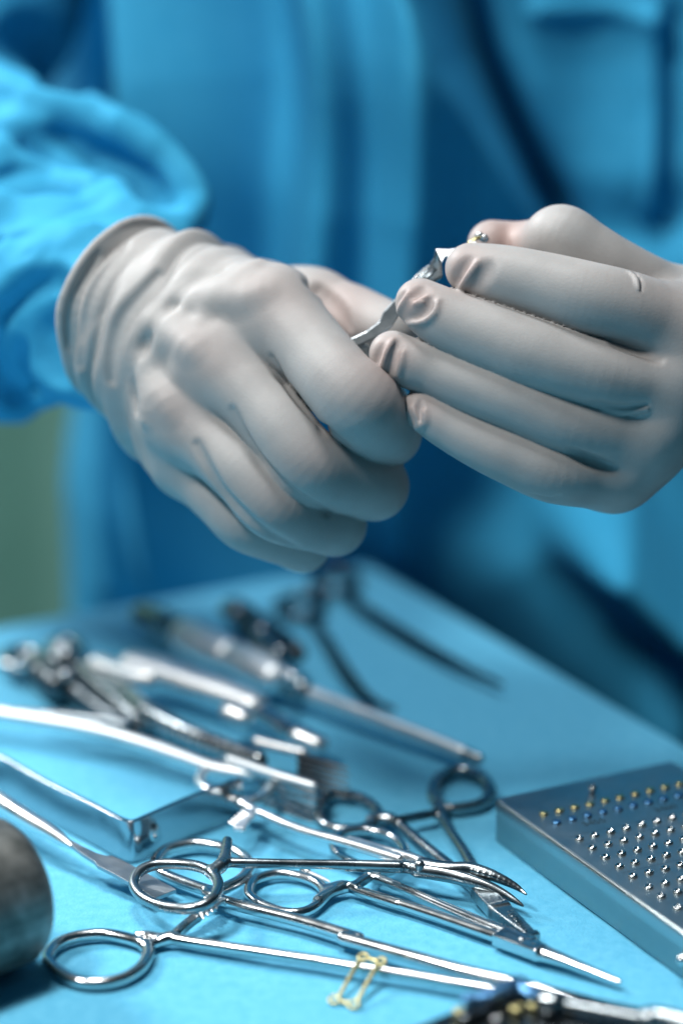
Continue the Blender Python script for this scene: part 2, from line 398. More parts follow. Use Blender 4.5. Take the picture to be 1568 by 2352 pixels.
# ------------------------------------------------------------------ ringed instruments
def L(cr, pts, z, n=6, closed=False):          # picture points -> spline on the table at height z (number or list)
    zs = np.broadcast_to(np.asarray(z, float), (len(pts),))
    return spline([T(cr(*p), zz) for p, zz in zip(pts, zs)], n, closed)
def ring(P, r): P = list(P)+[P[0]]; return chain(P, r)
STM = {'ratchet': RATCH}

# -- front clamp
t = thing('ring_forceps', 'long straight clamp lying nearest, its two rings left and shanks running under the dark rack', 'clamp', T(c1(900, 800), 0))
zA = 0.0022
rA = L(p4, [(375,1290),(450,1195),(600,1138),(800,1118),(960,1142),(1100,1185),(1165,1245),(1140,1330),(1075,1405),(960,1468),(800,1503),(620,1490),(480,1425),(400,1355)], zA, 4, True)
sA = L(c1, [(600,850),(690,868),(760,868),(850,884),(1100,921),(1400,966)], [.0022,.0024,.003,.003,.0032,.0034], 6)
sA = np.vstack([sA, L(c2, [(150,982),(400,1022),(600,1058),(760,1085),(900,1112)], [.0036,.0036,.0036,.0036,.0036], 6)])
nA = len(sA); rsA = np.interp(np.linspace(0, 1, nA), [0,.06,.12,.2,1], [.0012,.0020,.0019,.0017,.0019])
aA = L(q := qq, [(420,1170),(560,1110),(640,1030),(740,950)], [.003,.0035,.004,.0045], 4)
armA = [Box(T(qq(560,1115),.0032), T(qq(765,945),.0048), .0013,.0012,.0013,.0012,.0004), Box(T(qq(740,965),.0046), T(qq(880,850),.005), .0011,.0010,.0011,.0010,.0003)]
forge(t, [('finger_ring', ring(rA, .00185)), ('shank', chain(sA, rsA)+chain(aA, [.0014,.0015,.0013,.0012])+[Cone(rA[22], sA[10], .0016, .0015)]), ('ratchet_arm', armA)], {'ratchet_arm': STEELD})
rB = L(qq, [(345,425),(420,318),(560,263),(750,238),(950,258),(1120,306),(1240,388),(1268,480),(1190,580),(1060,655),(930,702),(800,672),(650,622),(500,565),(395,510)], [.0035]*15, 4, True)
sB = L(c1, [(900,668),(970,700),(1030,718),(1100,737),(1300,787),(1560,866)], [.0036,.004,.0042,.0042,.0042,.0042], 6)
sB = np.vstack([sB, L(c2, [(100,858),(400,940),(600,996),(850,1052),(1035,1097),(1250,1150)], [.0042,.0042,.004,.004,.0036,.003], 6)])
nB = len(sB); rsB = np.interp(np.linspace(0, 1, nB), [0,.05,.1,.7,1], [.0016,.0019,.0018,.0021,.0012])
rat = [Box(T(qq(985,775),.0052), T(qq(745,915),.0056), .0020,.0006,.0020,.0006,.0002), Box(T(qq(880,755),.0052), T(qq(835,775),.0054), .0010,.0005,.0008,.0005,.0002)]
for i, (x, y) in enumerate([(800,950),(845,915),(890,880),(930,850)]):
    rat.append(Cone(T(qq(x-12, y-45), .0054), T(qq(x+22, y+22), .0052), .0011, .0003))
forge(t, [('finger_ring', ring(rB, .00185)), ('shank', chain(sB, rsB)), ('ratchet', rat)], STM)

# -- curved clamp, open, resting on the others
t = thing('ring_forceps', 'open curved clamp across the other instruments, dark serrated jaws pointing at the steel rack', 'clamp', T(c2(400, 600), 0))
zC = .0105
rC = L(qq, [(138,600),(195,505),(330,445),(500,430),(700,443),(850,490),(945,575),(963,680),(900,785),(780,852),(610,872),(420,848),(250,778),(160,690)], [.009,.010,.0105,.011,.0115,.0118,.012,.012,.0118,.011,.010,.009,.0085,.0085], 4, True)
jn = [(900,520),(985,450),(1060,420),(1200,422),(1560,430)]
sC = L(qq, jn, [.012,.0125,.0125,.0125,.012], 6)
sC = np.vstack([sC, L(b6, [(900,886),(1200,890),(1560,903)], [.0115,.011,.0105], 5), L(c2, [(120,545),(330,548),(440,556)], [.0100,.0092,.0090], 5)])
rsC = np.interp(np.linspace(0, 1, len(sC)), [0,.06,.14,.6,.86,1], [.0017,.0022,.0016,.0015,.0019,.0022])
stub = chain(L(qq, [(985,455),(1030,360),(1052,210)], [.0125,.0132,.0138], 5), np.linspace(.0021, .0016, 11))
jC = L(c2, [(420,562),(560,585),(640,606),(720,632),(790,664),(845,697),(877,718)], [.009,.0085,.008,.0072,.006,.0048,.004], 6)
jawC = chain(jC, np.interp(np.linspace(0, 1, len(jC)), [0,.3,.7,1], [.0024,.0023,.0013,.00035]))
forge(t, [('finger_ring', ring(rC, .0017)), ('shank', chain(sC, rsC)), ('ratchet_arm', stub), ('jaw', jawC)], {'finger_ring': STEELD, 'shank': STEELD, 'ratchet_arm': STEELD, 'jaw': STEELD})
rD = L(b6, [(140,285),(180,215),(280,168),(400,160),(540,188),(635,245),(652,315),(600,388),(520,440),(400,432),(280,392),(180,345)], .0085, 4, True)
sD = L(b6, [(430,450),(510,495),(600,535),(850,640),(1200,738),(1560,850)], [.0085,.0088,.009,.009,.009,.009], 6)
sD = np.vstack([sD, L(c2, [(130,437),(300,485),(400,512),(470,545)], [.009,.0092,.0095,.0095], 5)])
rsD = np.interp(np.linspace(0, 1, len(sD)), [0,.05,.12,.9,1], [.0016,.0022,.0015,.0017,.0020])
jD = L(c2, [(440,545),(560,560),(640,560),(720,578),(790,606),(850,638),(890,668)], [.0095,.0098,.0100,.0096,.0085,.007,.006], 6)
jawD = chain(jD, np.interp(np.linspace(0, 1, len(jD)), [0,.35,.7,1], [.0025,.0023,.0014,.00035]))
ser = []
for i in range(26):                                                # serrations along the inner face of the upper jaw
    f_ = i/25; p = jD[int(len(jD)*(.40+.44*f_))]; r_ = (.0021*(1-f_)+.0005*f_); o_ = np.array([-.0004, -.00055, .0008])*(r_/.0017)
    ser.append(Cone(p+o_*1.05+np.array([0.0002,.0012,.0006])*(r_/.0021), p+o_*1.1+np.array([-.0002,-.0009,-.0004])*(r_/.0021), .00021, .00021))
rat = [Box(T(b6(500,500),.0095), T(b6(420,640),.0105), .0019,.0008,.0018,.0008,.0003)]
for i in range(5):
    f_ = i/4; rat.append(Cone(T(b6(520-90*f_+5, 555+75*f_), .0102), T(b6(500-90*f_-55, 530+75*f_-15), .0112), .0005, .0006))
forge(t, [('finger_ring', ring(rD, .00165)), ('shank', chain(sD, rsD)), ('ratchet', rat), ('jaw', jawD+ser)], {'ratchet': RATCH, 'jaw': STEELD, 'finger_ring': SATINL, 'shank': SATINL}, k=.0009)  # paler than the other half: lamp reflection put into ring and shank colour
p = T(c2(430, 545), .0108); V_, F_ = sweep([p-np.array([0,0,.002]), p+np.array([0,0,.0003])], [.0016,.0016], 20, upv=(0,1,0)); mesh_obj('pivot_screw', V_, F_, STEELD, t)

# -- needle holder
t = thing('needle_holder', 'closed slender needle holder with its fine tip pointing right, in front of the steel rack', 'needle holder', T(c2(300, 700), 0))
zE = .0022
rE = L(c1, [(1083,660),(1110,612),(1200,586),(1290,592),(1370,618),(1412,660),(1395,705),(1335,748),(1250,755),(1160,728),(1103,695)], zE, 4, True)
sE = L(b6, [(1060,1065),(1180,1045),(1300,1088),(1550,1170)], [.0024,.003,.003,.003], 6)
sE = np.vstack([sE, L(c2, [(180,658),(300,695),(500,760),(700,829),(800,862),(920,905)], [.003,.003,.003,.003,.003,.0032], 6)])
rsE = np.interp(np.linspace(0, 1, len(sE)), [0,.1,.2,.75,1], [.0018,.0020,.0015,.0018,.0026])
jE = L(c2, [(950,925),(1050,957),(1180,1005),(1292,1048)], [.0032,.0030,.0026,.0022], 6)
jawE = chain(jE, np.linspace(.0024, .0007, len(jE)))
armE = [Box(T(b6(1230,1055),.0036), T(b6(1345,975),.0046), .0013,.0013,.0013,.0013,.0004)]
forge(t, [('finger_ring', ring(rE, .0017)), ('shank', chain(sE, rsE)+chain(L(c1,[(1385,700),(1440,665),(1490,648)],.0027,5),.0017)), ('ratchet_arm', armE), ('box_joint', [Box(T(c2(770,848),.0036), T(c2(955,922),.0036), .0033,.0020,.0026,.0019,.0005)]), ('jaw', jawE)], {'ratchet_arm': STEELD})
rF = L(c2, [(58,460),(82,413),(150,392),(240,396),(322,425),(366,480),(350,535),(290,568),(190,550),(98,508)], .0032, 4, True)
sF = L(c2, [(240,575),(225,592),(285,612),(400,660),(550,726),(700,790),(800,832),(910,880)], [.0032,.0036,.0036,.0036,.0036,.0036,.0036,.0036], 6)
rsF = np.interp(np.linspace(0, 1, len(sF)), [0,.1,.25,.75,1], [.0018,.0021,.0014,.0016,.0024])
jF = L(c2, [(890,880),(1000,922),(1120,970),(1290,1042)], [.0040,.0038,.0032,.0024], 6)
forge(t, [('finger_ring', ring(rF, .0016)), ('shank', chain(sF, rsF)), ('jaw', chain(jF, np.linspace(.0019, .0006, len(jF))))], {})
p = T(c2(870, 862), .0056); V_, F_ = sweep([p-np.array([0,0,.002]), p-np.array([0,0,.0004])], [.0011,.0011], 20, upv=(0,1,0)); mesh_obj('pivot_screw', V_, F_, STEELD, t)

# -- rear clamp, open
t = thing('ring_forceps', 'dark clamp with open rings and closed blunt jaws, beside the steel rack', 'clamp', T(c2(600, 480), 0))
zG = .0024
rG = L(c2, [(-10,320),(15,262),(70,240),(135,240),(205,268),(252,315),(235,355),(175,385),(90,388),(20,365)], zG, 4, True)
sG = L(c2, [(220,345),(300,342),(352,372),(430,440),(510,505),(600,578),(690,662)], [.003,.0036,.0036,.0036,.0036,.004,.004], 6)
rsG = np.interp(np.linspace(0, 1, len(sG)), [0,.15,.3,1], [.0018,.0022,.0016,.0020])
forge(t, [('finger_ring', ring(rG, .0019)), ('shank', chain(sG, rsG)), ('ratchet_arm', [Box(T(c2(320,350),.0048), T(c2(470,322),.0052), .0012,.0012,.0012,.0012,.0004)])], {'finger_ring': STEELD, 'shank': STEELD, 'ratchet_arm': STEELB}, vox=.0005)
rH = L(c2, [(487,225),(512,168),(570,138),(640,138),(708,172),(736,225),(704,272),(630,294),(550,300),(502,272)], zG, 4, True)
sH = L(c2, [(505,290),(520,325),(565,400),(620,482),(665,565),(700,655)], [.0028,.0034,.0036,.0036,.0036,.004], 6)
rsH = np.interp(np.linspace(0, 1, len(sH)), [0,.15,.3,1], [.0018,.0022,.0016,.0020])
jw = [Box(T(c2(685,650),.0046), T(c2(775,740),.0044), .0030,.0020,.0034,.0022,.0005), Box(T(c2(765,730),.0044), T(c2(915,852),.0030), .0034,.0020,.0016,.0013,.0004),
      Box(T(c2(905,842),.0036), T(c2(925,858),.0036), .0022,.0014,.0022,.0014,.0004)]
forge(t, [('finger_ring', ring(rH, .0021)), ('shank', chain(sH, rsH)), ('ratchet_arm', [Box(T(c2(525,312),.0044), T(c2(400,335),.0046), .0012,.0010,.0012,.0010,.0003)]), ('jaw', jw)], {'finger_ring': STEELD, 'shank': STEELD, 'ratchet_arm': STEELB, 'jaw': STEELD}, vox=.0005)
# cut line and serrated insert on the jaw
for i in range(9):
    f_ = i/8; a = T(c2(812+70*f_, 742+85*f_), .0064-.0018*f_); b_ = T(c2(835+62*f_, 735+88*f_), .0062-.0018*f_)
    tube('serration', [a, b_], .00022, STEEL, t, seg=6)

# -- dark scissors far back in the shade
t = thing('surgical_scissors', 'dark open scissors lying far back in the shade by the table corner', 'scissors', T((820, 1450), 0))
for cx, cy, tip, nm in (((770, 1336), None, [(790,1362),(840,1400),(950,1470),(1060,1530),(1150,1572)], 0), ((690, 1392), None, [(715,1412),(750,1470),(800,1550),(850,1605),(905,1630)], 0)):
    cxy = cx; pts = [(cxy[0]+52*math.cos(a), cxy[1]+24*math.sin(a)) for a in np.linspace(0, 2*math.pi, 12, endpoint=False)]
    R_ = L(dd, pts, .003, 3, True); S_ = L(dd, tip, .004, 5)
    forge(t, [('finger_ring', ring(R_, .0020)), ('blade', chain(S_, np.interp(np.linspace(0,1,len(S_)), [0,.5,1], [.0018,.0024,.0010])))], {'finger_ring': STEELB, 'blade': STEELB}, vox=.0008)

# ------------------------------------------------------------------ elevator with its flat blade
t = thing('periosteal_elevator', 'flat chisel elevator with round handle, its square blade seen through the curved clamp ring', 'elevator', T(p4(800, 600), 0))
def zl(x): return np.interp(x, [-600, 400, 1300], [.013, .0105, .0042])
hp = [(-900,-480),(-500,-235),(0,78),(250,232),(420,332),(560,425)]
P = spline([T(p4(*p), zl(p[0])-.0008) for p in hp], 8); n_ = len(P)
tube('handle', P, np.interp(np.linspace(0, 1, n_), [0,.3,.65,.86,1], [.0034,.0032,.0027,.0021,.0010]), SATINL, t, seg=24)
pl = [(480,325),(560,375),(650,425),(760,478),(830,497),(880,500),(960,535),(1120,618),(1260,695),(1385,762),(1300,795),(1213,832),(1100,762),(1000,700),(880,632),(765,575),(745,545),(640,478),(540,400)]
bm = prism([T(p4(*p), zl(p[0])) for p in pl], (0, 0, -.0013), .00018); bm_obj('blade', bm, BLADE, t)

# ------------------------------------------------------------------ bent strip retractor standing on its edge
t = thing('strip_retractor', 'broad bent steel strip retractor standing on edge, corner facing the camera', 'retractor', T(c1(580, 500), 0))
zt = .0145
top = [(-420,-95),(-250,-30),(-20,52),(120,128),(250,198),(400,270),(500,322),(545,342),(572,347),(600,340),(640,322),(800,252),(930,200),(1050,160)]
P = np.array([T(c1(*p), zt) for p in top]); P[:, 2] = 0.0003
strip('band', spline(P, 6), (0, 0, zt-.0006), .0017, STRIP, t)
p = T(c1(650, 395), .0075); V_, F_ = sweep([p+np.array([-.0005,.001,0]), p+np.array([.0012,-.0011,0])], [.0024,.0021], 20, upv=(0,0,1), flat=1.9); mesh_obj('rivet', V_, F_, STEEL, t)
p0 = T(c3(-60, 790), .006)

# ------------------------------------------------------------------ rake retractors and bars behind
def bar(name, cr, pts, z, r, mat, parent, flat=1.0, n=8):
    P = L(cr, pts, z, n); return tube(name, P, np.interp(np.linspace(0, 1, len(P)), np.linspace(0, 1, len(r)), r), mat, parent, seg=20, flat=flat)
t = thing('rake_retractor', 'rake retractor with long curved bright handle and five prongs behind the bent strip', 'retractor', T(c3(900, 880), 0))
bar('handle', c3, [(-300,640),(-120,648),(0,668),(200,700),(420,742),(640,805),(800,860),(930,905),(1100,935)], [.010,.010,.010,.010,.010,.010,.0095,.009,.009], [.0027,.0027,.0027,.0026,.0024], WHITEM, t, flat=.9)
bar('crossbar', c3, [(1000,870),(1100,905),(1200,938),(1365,985)], [.0125,.0122,.012,.0115], [.0016,.0018,.0018,.0015], WHITEM, t)
pa, pb_ = T(b6(560, 205), .0125), T(b6(968, 338), .0122)
for i in range(5):                                                 # a comb standing on edge: five prongs one above the other
    dz_ = np.array([0, 0, -.00245*(i+1)]); tube('prong', [pa+dz_*.9+(pb_-pa)*.05, pa+dz_+(pb_-pa)*.5, pb_+dz_], [.0008, .0008, .0006], STEELD, t, seg=12)
tube('end_bar', [pb_, pb_-np.array([0, 0, .0120])], [.0006, .0005], STEELD, t, seg=12)
t = thing('rake_retractor', 'second rake retractor, darker, its prongs pointing right behind the bright one', 'retractor', T(c3(1300, 850), 0))
bar('handle', c3, [(300,470),(420,520),(560,610),(640,680),(800,760),(980,830),(1130,880)], [.006,.007,.008,.009,.010,.010,.010], [.0034,.0038,.0040,.0036,.0030], STEELD, t, flat=1.3)
bar('crossbar', c3, [(1120,790),(1200,812),(1320,840)], [.013,.0125,.012], [.0017,.0018,.0018], WHITEM, t)
pa, pb_ = T(b6(850, 108), .0140), T(b6(1195, 205), .0136)
for i in range(6):
    dz_ = np.array([0, 0, -.0021*i]); tube('prong', [pa+dz_, pa+dz_+(pb_-pa)*.6, pb_+dz_+(pb_-pa)*(.03*(i % 2))], [.0010, .0008, .0003], STEELB, t, seg=12)
t = thing('bar_retractor', 'thick rounded bright bar retractor at the back left, lit along its whole length', 'retractor', T(c3(850, 560), 0))
bar('bar', c3, [(590,450),(700,478),(850,530),(1000,580),(1105,622)], [.016,.016,.015,.014,.013], [.0060,.0062,.0060,.0052], WHITEM, t, flat=.7)
bar('neck', c3, [(430,455),(500,478),(580,500),(660,510)], [.012,.013,.014,.014], [.0045,.0040,.0046], WHITEM, t, flat=.8)
bar('shaft', c3, [(1090,640),(1180,690),(1260,740),(1390,805)], [.011,.010,.009,.008], [.0036,.0032,.0040,.0034], STEEL, t)
bar('knob', c3, [(1000,665),(1060,690)], [.013,.012], [.0036,.0036], RATCH, t)
bar('foot', c3, [(1300,770),(1385,805)], [.0105,.009], [.0035,.0032], RATCH, t)
t = thing('flat_probe', 'thin round-ended steel probe resting above the curved bright handle', 'probe', T(c3(350, 690), 0))
bar('shaft', c3, [(60,655),(250,668),(420,685),(548,702)], [.012,.0118,.0115,.011], [.0014,.0018,.0024,.0028], SATIN, t, flat=.5)
# clutter at the far left: a dark jointed clamp
t = thing('ring_forceps', 'dark blurred clamp at the far left edge behind the bright bars', 'clamp', T(c3(220, 500), 0))
for (cx, cy, rx, ry) in ((100, 440, 80, 40), (285, 400, 60, 45)):
    R_ = L(c3, [(cx+rx*math.cos(a), cy+ry*math.sin(a)) for a in np.linspace(0, 2*math.pi, 12, endpoint=False)], .006, 3, True)
    V_, F_ = sweep(R_, .003, 12, closed=True, cap=False); mesh_obj('finger_ring', V_, F_, STEELD, t)
bar('shank', c3, [(150,480),(230,510),(320,560),(420,640),(560,730)], [.006]*5, [.0050,.0066,.0046,.0040], STEELB, t)
bar('shank', c3, [(300,440),(380,500),(470,580),(560,660),(640,720)], [.007]*5, [.0040,.0045,.0040,.0030], STEELD, t)
bar('hinge', c3, [(190,500),(250,545)], [.008,.008], [.0062,.0062], STEELB, t)
for (x, y) in ((285, 500), (100, 452)):
    bar('screw', c3, [(x, y),(x+6, y+4)], [.0125,.0125], [.0022,.0022], STEEL, t)  # added bright dots standing in for blurred highlights, not real screws
for (x, y) in ((285, 400),):
    bar('knob', c3, [(x-8, y-10),(x+8, y+14)], [.0125,.0115], [.0040,.0040], SATIN, t)  # added knob standing in for another blurred highlight
# screwdriver
t = thing('bone_screwdriver', 'steel screwdriver with thick stepped handle and long thin shaft, pointing right at the back', 'screwdriver', T(c4(100, 700), 0))
hd = lambda pts, z, r, nm, mt, fl=1.0: bar(nm, dd, pts, z, r, mt, t, fl)
hd([(330,1412),(380,1438),(430,1462)], [.010]*3, [.0052,.0064,.0060], 'end_cap', STEELD)
hd([(432,1462),(480,1487),(520,1506)], [.011]*3, [.0072,.0074,.0068], 'handle', WHITEM)
hd([(545,1515),(590,1537),(625,1556)], [.011]*3, [.0066,.0070,.0060], 'handle', WHITEM)
hd([(512,1500),(552,1520)], [.010]*2, [.0050,.0050], 'collar', STEELB)
hd([(640,1560),(690,1585)], [.009,.008], [.0058,.0048], 'chuck', STEELD)
hd([(655,1550),(672,1558)], [.0165,.016], [.0026,.0026], 'screw', RATCH)
hd([(700,1590),(850,1648),(1000,1706),(1060,1730)], [.007,.006,.005,.0045], [.0030,.0028,.0026], 'shaft', WHITEM)
hd([(1058,1729),(1098,1744)], [.0045,.004], [.0026,.0020], 'tip', STEELD)
t = thing('drill_guide', 'short dark drill guide with round knobs, behind the screwdriver handle', 'drill guide', T((620, 1440), 0))
hd = lambda pts, z, r, nm, mt, fl=1.0: bar(nm, dd, pts, z, r, mt, t, fl)
hd([(540,1400),(600,1450),(680,1500)], [.010]*3, [.0050,.0062,.0040], 'body', STEELB)
hd([(528,1400),(545,1412)], [.016]*2, [.0040,.0040], 'knob', STEELD)
hd([(585,1445),(600,1452)], [.018]*2, [.0034,.0034], 'knob', STEELD)
hd([(600,1470),(640,1500)], [.017]*2, [.0036,.0030], 'knob', STEELD)

# ------------------------------------------------------------------ mallet
axd = np.array([.76, .65, 0]); axd /= np.linalg.norm(axd); cE = T(mm(135, 1085), .0222)
t = thing('bone_mallet', 'large dark worn mallet head cut off by the left edge beside the front clamp ring', 'mallet', np.array([cE[0], cE[1], 0])-axd*.03)
R0 = .0222; prof_ = [(-.075,.8),(-.075,1.0),(-.0745,1.01),(-.004,1.0),(-.0015,.985),(0,.95),(.0022,.85),(.0040,.68),(.0052,.45),(.0058,.2)]
V = []; F = []; ns = 64; s1 = np.array([-axd[1], axd[0], 0]); s2 = np.array([0, 0, 1.0])
for a, f_ in prof_:
    for j in range(ns):
        q_ = 2*math.pi*j/ns; V.append(cE+axd*a+R0*f_*(s1*math.cos(q_)+s2*math.sin(q_)))
for i in range(len(prof_)-1):
    for j in range(ns): F.append((i*ns+j, i*ns+(j+1) % ns, (i+1)*ns+(j+1) % ns, (i+1)*ns+j))
F.append(tuple(range(ns))[::-1]); F.append(tuple(range((len(prof_)-1)*ns, len(prof_)*ns)))
mesh_obj('head', V, F, MALLET, t)
hb = cE-axd*.04; tube('handle', [hb+np.array([-.015,.005,0]), hb+np.array([-.09,.06,-.008]), hb+np.array([-.17,.12,-.012])], [.007,.008,.010], STEEL, t)

# ------------------------------------------------------------------ screw rack (steel tray)
HT = .0145; O_ = T((1133.5, 1832.5), HT); E1 = T((1540, 1745.5), HT)-O_; W_ = np.linalg.norm(E1); E1 /= W_; E2 = np.array([E1[1], -E1[0], 0]); LT = .135; W_ = .068
t = thing('screw_rack', 'brushed steel screw rack with rows of screw heads at the right edge', 'screw rack', (O_+E1*W_/2+E2*LT/2)*np.array([1, 1, 0]))
cn = []
for (a, b_, sa) in ((0, 0, math.pi), (W_, 0, 1.5*math.pi), (W_, LT, 0), (0, LT, .5*math.pi)):
    rc = .0022; ca = rc if a == 0 else a-rc; cb = rc if b_ == 0 else b_-rc
    for q_ in np.linspace(sa, sa+math.pi/2, 6): cn.append((ca+rc*math.cos(q_), cb+rc*math.sin(q_)))
bm = bmesh.new(); vs = [bm.verts.new(Vector(O_+E1*a+E2*b_-np.array([0, 0, HT-.0004]))) for a, b_ in cn]; f = bm.faces.new(vs)
r_ = bmesh.ops.extrude_face_region(bm, geom=[f]); tv = [v for v in r_['geom'] if isinstance(v, bmesh.types.BMVert)]
bmesh.ops.translate(bm, verts=tv, vec=(0, 0, HT-.0004)); bmesh.ops.recalc_face_normals(bm, faces=bm.faces)
es = [e for e in bm.edges if all(v in tv for v in e.verts)]; bmesh.ops.bevel(bm, geom=es, offset=.0013, segments=5, affect='EDGES', profile=.5)
o = bm_obj('lid', bm, TRAY, t)
o.data.polygons.foreach_set('use_smooth', [True]*len(o.data.polygons)); m_ = o.modifiers.new('wn', 'WEIGHTED_NORMAL')
zt = HT+.00006
def flat_line(a0, a1, b_, wd, name, par, mat):
    p = [O_+E1*a0+E2*(b_-wd/2), O_+E1*a1+E2*(b_-wd/2), O_+E1*a1+E2*(b_+wd/2), O_+E1*a0+E2*(b_+wd/2)]
    for q_ in p: q_[2] = zt
    return mesh_obj(name, p, [(0, 1, 2, 3)], mat, par, smooth=False)
for b_ in (.0362, .0432, .0655, .0885): flat_line(.006, .064, b_, .00018, 'engraved_line', t, SATIN)
def text(s, pos, ex, ey, size, name, par, mat):
    cu = bpy.data.curves.new('txt', 'FONT'); cu.body = s; cu.size = size; cu.align_x = 'LEFT'; cu.align_y = 'CENTER'
    ob = bpy.data.objects.new('txt', cu); COL.objects.link(ob); bpy.context.view_layer.update()
    me = bpy.data.meshes.new_from_object(ob.evaluated_get(bpy.context.evaluated_depsgraph_get())); bpy.data.objects.remove(ob)
    org = np.array(par.matrix_basis.translation)
    for v in me.vertices: p = pos+np.array(ex)*v.co.x+np.array(ey)*v.co.y-org; v.co = Vector(p)
    me.materials.clear(); me.materials.append(mat); o_ = bpy.data.objects.new(name, me); COL.objects.link(o_); o_.parent = par; return o_
p_ = O_+E1*.0140+E2*.0308; p_[2] = zt; text('3455', p_, E1, -E2, .0042, 'engraved_number', t, INK)
p_ = O_+E1*.0400+E2*.0320; p_[2] = zt; text('3460', p_, E1, -E2, .0042, 'engraved_number', t, INK)
# screw heads: a low dome with a recess, on a shaft through the lid
def screw_mesh(mat, r=.0015, h=.0008, hollow=True):
    pr = [(0, -.006), (.0006, -.006), (.0006, -.0002), (r*.96, 0.00005), (r, h*.35), (r*.93, h*.72), (r*.76, h*.95), (r*.58, h)]
    pr += [(r*.50, h*.93), (r*.46, h*.2), (0, h*.15)] if hollow else [(r*.3, h*1.06), (0, h*1.08)]
    V = []; F = []; ns = 18
    for rr_, z in pr:
        for j in range(ns): q_ = 2*math.pi*j/ns; V.append((max(rr_, 1e-6)*math.cos(q_), max(rr_, 1e-6)*math.sin(q_), z))
    for i in range(len(pr)-1):
        for j in range(ns): F.append((i*ns+j, i*ns+(j+1) % ns, (i+1)*ns+(j+1) % ns, (i+1)*ns+j))
    me = bpy.data.meshes.new('screw'); me.from_pydata(V, [], F); me.polygons.foreach_set('use_smooth', [True]*len(F)); me.materials.append(mat); return me
MS = {'gold': screw_mesh(GOLD, hollow=False), 'blue': screw_mesh(BLUE, hollow=False), 'silver': screw_mesh(STEEL)}
ORD = ['leftmost', 'second from left', 'third from left', 'fourth from left', 'fifth from left', 'sixth from left', 'seventh from left', 'eighth from left', 'ninth from left', 'tenth from left']
ROWN = ['farthest', 'second', 'third', 'fourth', 'fifth', 'sixth', 'seventh', 'eighth', 'ninth', 'nearest']
rows = [('gold', .0182, 0, 10), ('blue', .0257, 0, 10)]+[('silver', b_, i, 10) for i, b_ in enumerate([.0391, .0465, .0540, .0614, .0690, .0775, .0841, .0928, .1005])]
for kind, b_, ri, cnt in rows:
    for j in range(cnt):
        p = O_+E1*(.0076+.00572*j)+E2*b_+np.array([rng.normal(0, .00006), rng.normal(0, .00006), 0]); p[2] = HT+rng.normal(0, .00005)
        # only what the picture shows of each row
        rr_ = (p-CAM); dep = rr_@FW; u_ = 784+(rr_@RT)/dep/KPX; v_ = 1176-(rr_@UP)/dep/KPX
        if u_ > 1600 or v_ > 2380: continue
        o = bpy.data.objects.new('bone_screw', MS[kind]); COL.objects.link(o); o.location = p; o.rotation_euler = (rng.normal(0, .05), rng.normal(0, .05), rng.uniform(0, 6))
        row = {'gold': 'gold row', 'blue': 'blue row'}.get(kind, ROWN[ri]+' silver row')
        tag(o, f'{kind} screw head in the steel rack, {ORD[j]} in the {row}', 'screw', f'{kind} screws in the steel rack')
p = O_+E1*.0305+E2*.0105; V_, F_ = sweep([p+np.array([0,0,-.004]), p+np.array([0,0,.0014])], [.0008,.0008], 12, upv=(0,1,0)); 
t2 = thing('bone_screw', 'single silver screw standing proud behind the gold row of the steel rack', 'screw', (p[0], p[1], HT), 'silver screws in the steel rack')
mesh_obj('shaft', V_, F_, STEELD, t2); o = bpy.data.objects.new('head', screw_mesh(STEEL, .0014, .0011)); COL.objects.link(o); o.parent = t2; o.location = (0, 0, .0013)
# plug in the near side of the rack
p = O_+E2*.1085+np.array([0, 0, -.0075]); V_, F_ = sweep([p+E1*.002, p-E1*.0012], [.0022,.0018], 18, upv=(0,0,1)); mesh_obj('side_screw', V_, F_, STEEL, t)

# ------------------------------------------------------------------ loose screw, gold plate
t = thing('bone_screw', 'tiny loose silver screw lying under the curved clamp, above the needle holder ring', 'screw', T(b6(950, 970), 0))
a = T(b6(880, 930), .0022); b_ = T(b6(1065, 1012), .0014); dv = (b_-a)
V_, F_ = sweep([a, a+dv*.16], [.0013,.0012], 14); mesh_obj('head', V_, F_, STEELD, t)
n_ = 44; P = [a+dv*(.16+.84*i/(n_-1)) for i in range(n_)]; tube('thread', P, [(.00085 if i % 4 < 2 else .00055)*(1-.5*max(0, i/n_-.7)/.3) for i in range(n_)], RATCH, t, seg=12)

t = thing('bone_plate', 'pale gold four-hole plate with two bars leaning on the front clamp shank', 'bone plate', T(c2(160, 1040), 0))
UPZ = {0: .0063, 1: .0063, 2: .0012, 3: .0012}
hl = [T(c2(186, 938), UPZ[0]), T(c2(264, 957), UPZ[1]), T(c2(62, 1122), UPZ[2]), T(c2(146, 1142), UPZ[3])]
nrm = np.cross(hl[1]-hl[0], hl[2]-hl[0]); nrm /= np.linalg.norm(nrm); nrm *= np.sign(nrm[2])
for p, rr_ in zip(hl, (.00135, .00135, .0015, .0015)):
    e1 = (hl[1]-hl[0]); e1 /= np.linalg.norm(e1); e2 = np.cross(nrm, e1)
    R_ = [p+rr_*(e1*math.cos(a)+e2*math.sin(a)) for a in np.linspace(0, 2*math.pi, 20, endpoint=False)]
    V_, F_ = sweep(R_, .0005, 10, closed=True, cap=False, upv=nrm, flat=.8); mesh_obj('hole_ring', V_, F_, BRASS, t)
def pb(a, b_, r, nm): d_ = b_-a; l_ = np.linalg.norm(d_); tube(nm, [a+d_*(.0016/l_), b_-d_*(.0016/l_)], [r, r], BRASS, t, seg=10, upv=nrm, flat=.6)
pb(hl[0]-(hl[1]-hl[0])*.08, hl[2]+(hl[3]-hl[2])*.12, .0007, 'bar'); pb(hl[1]-(hl[1]-hl[0])*.08, hl[3]+(hl[3]-hl[2])*.06, .0007, 'bar')
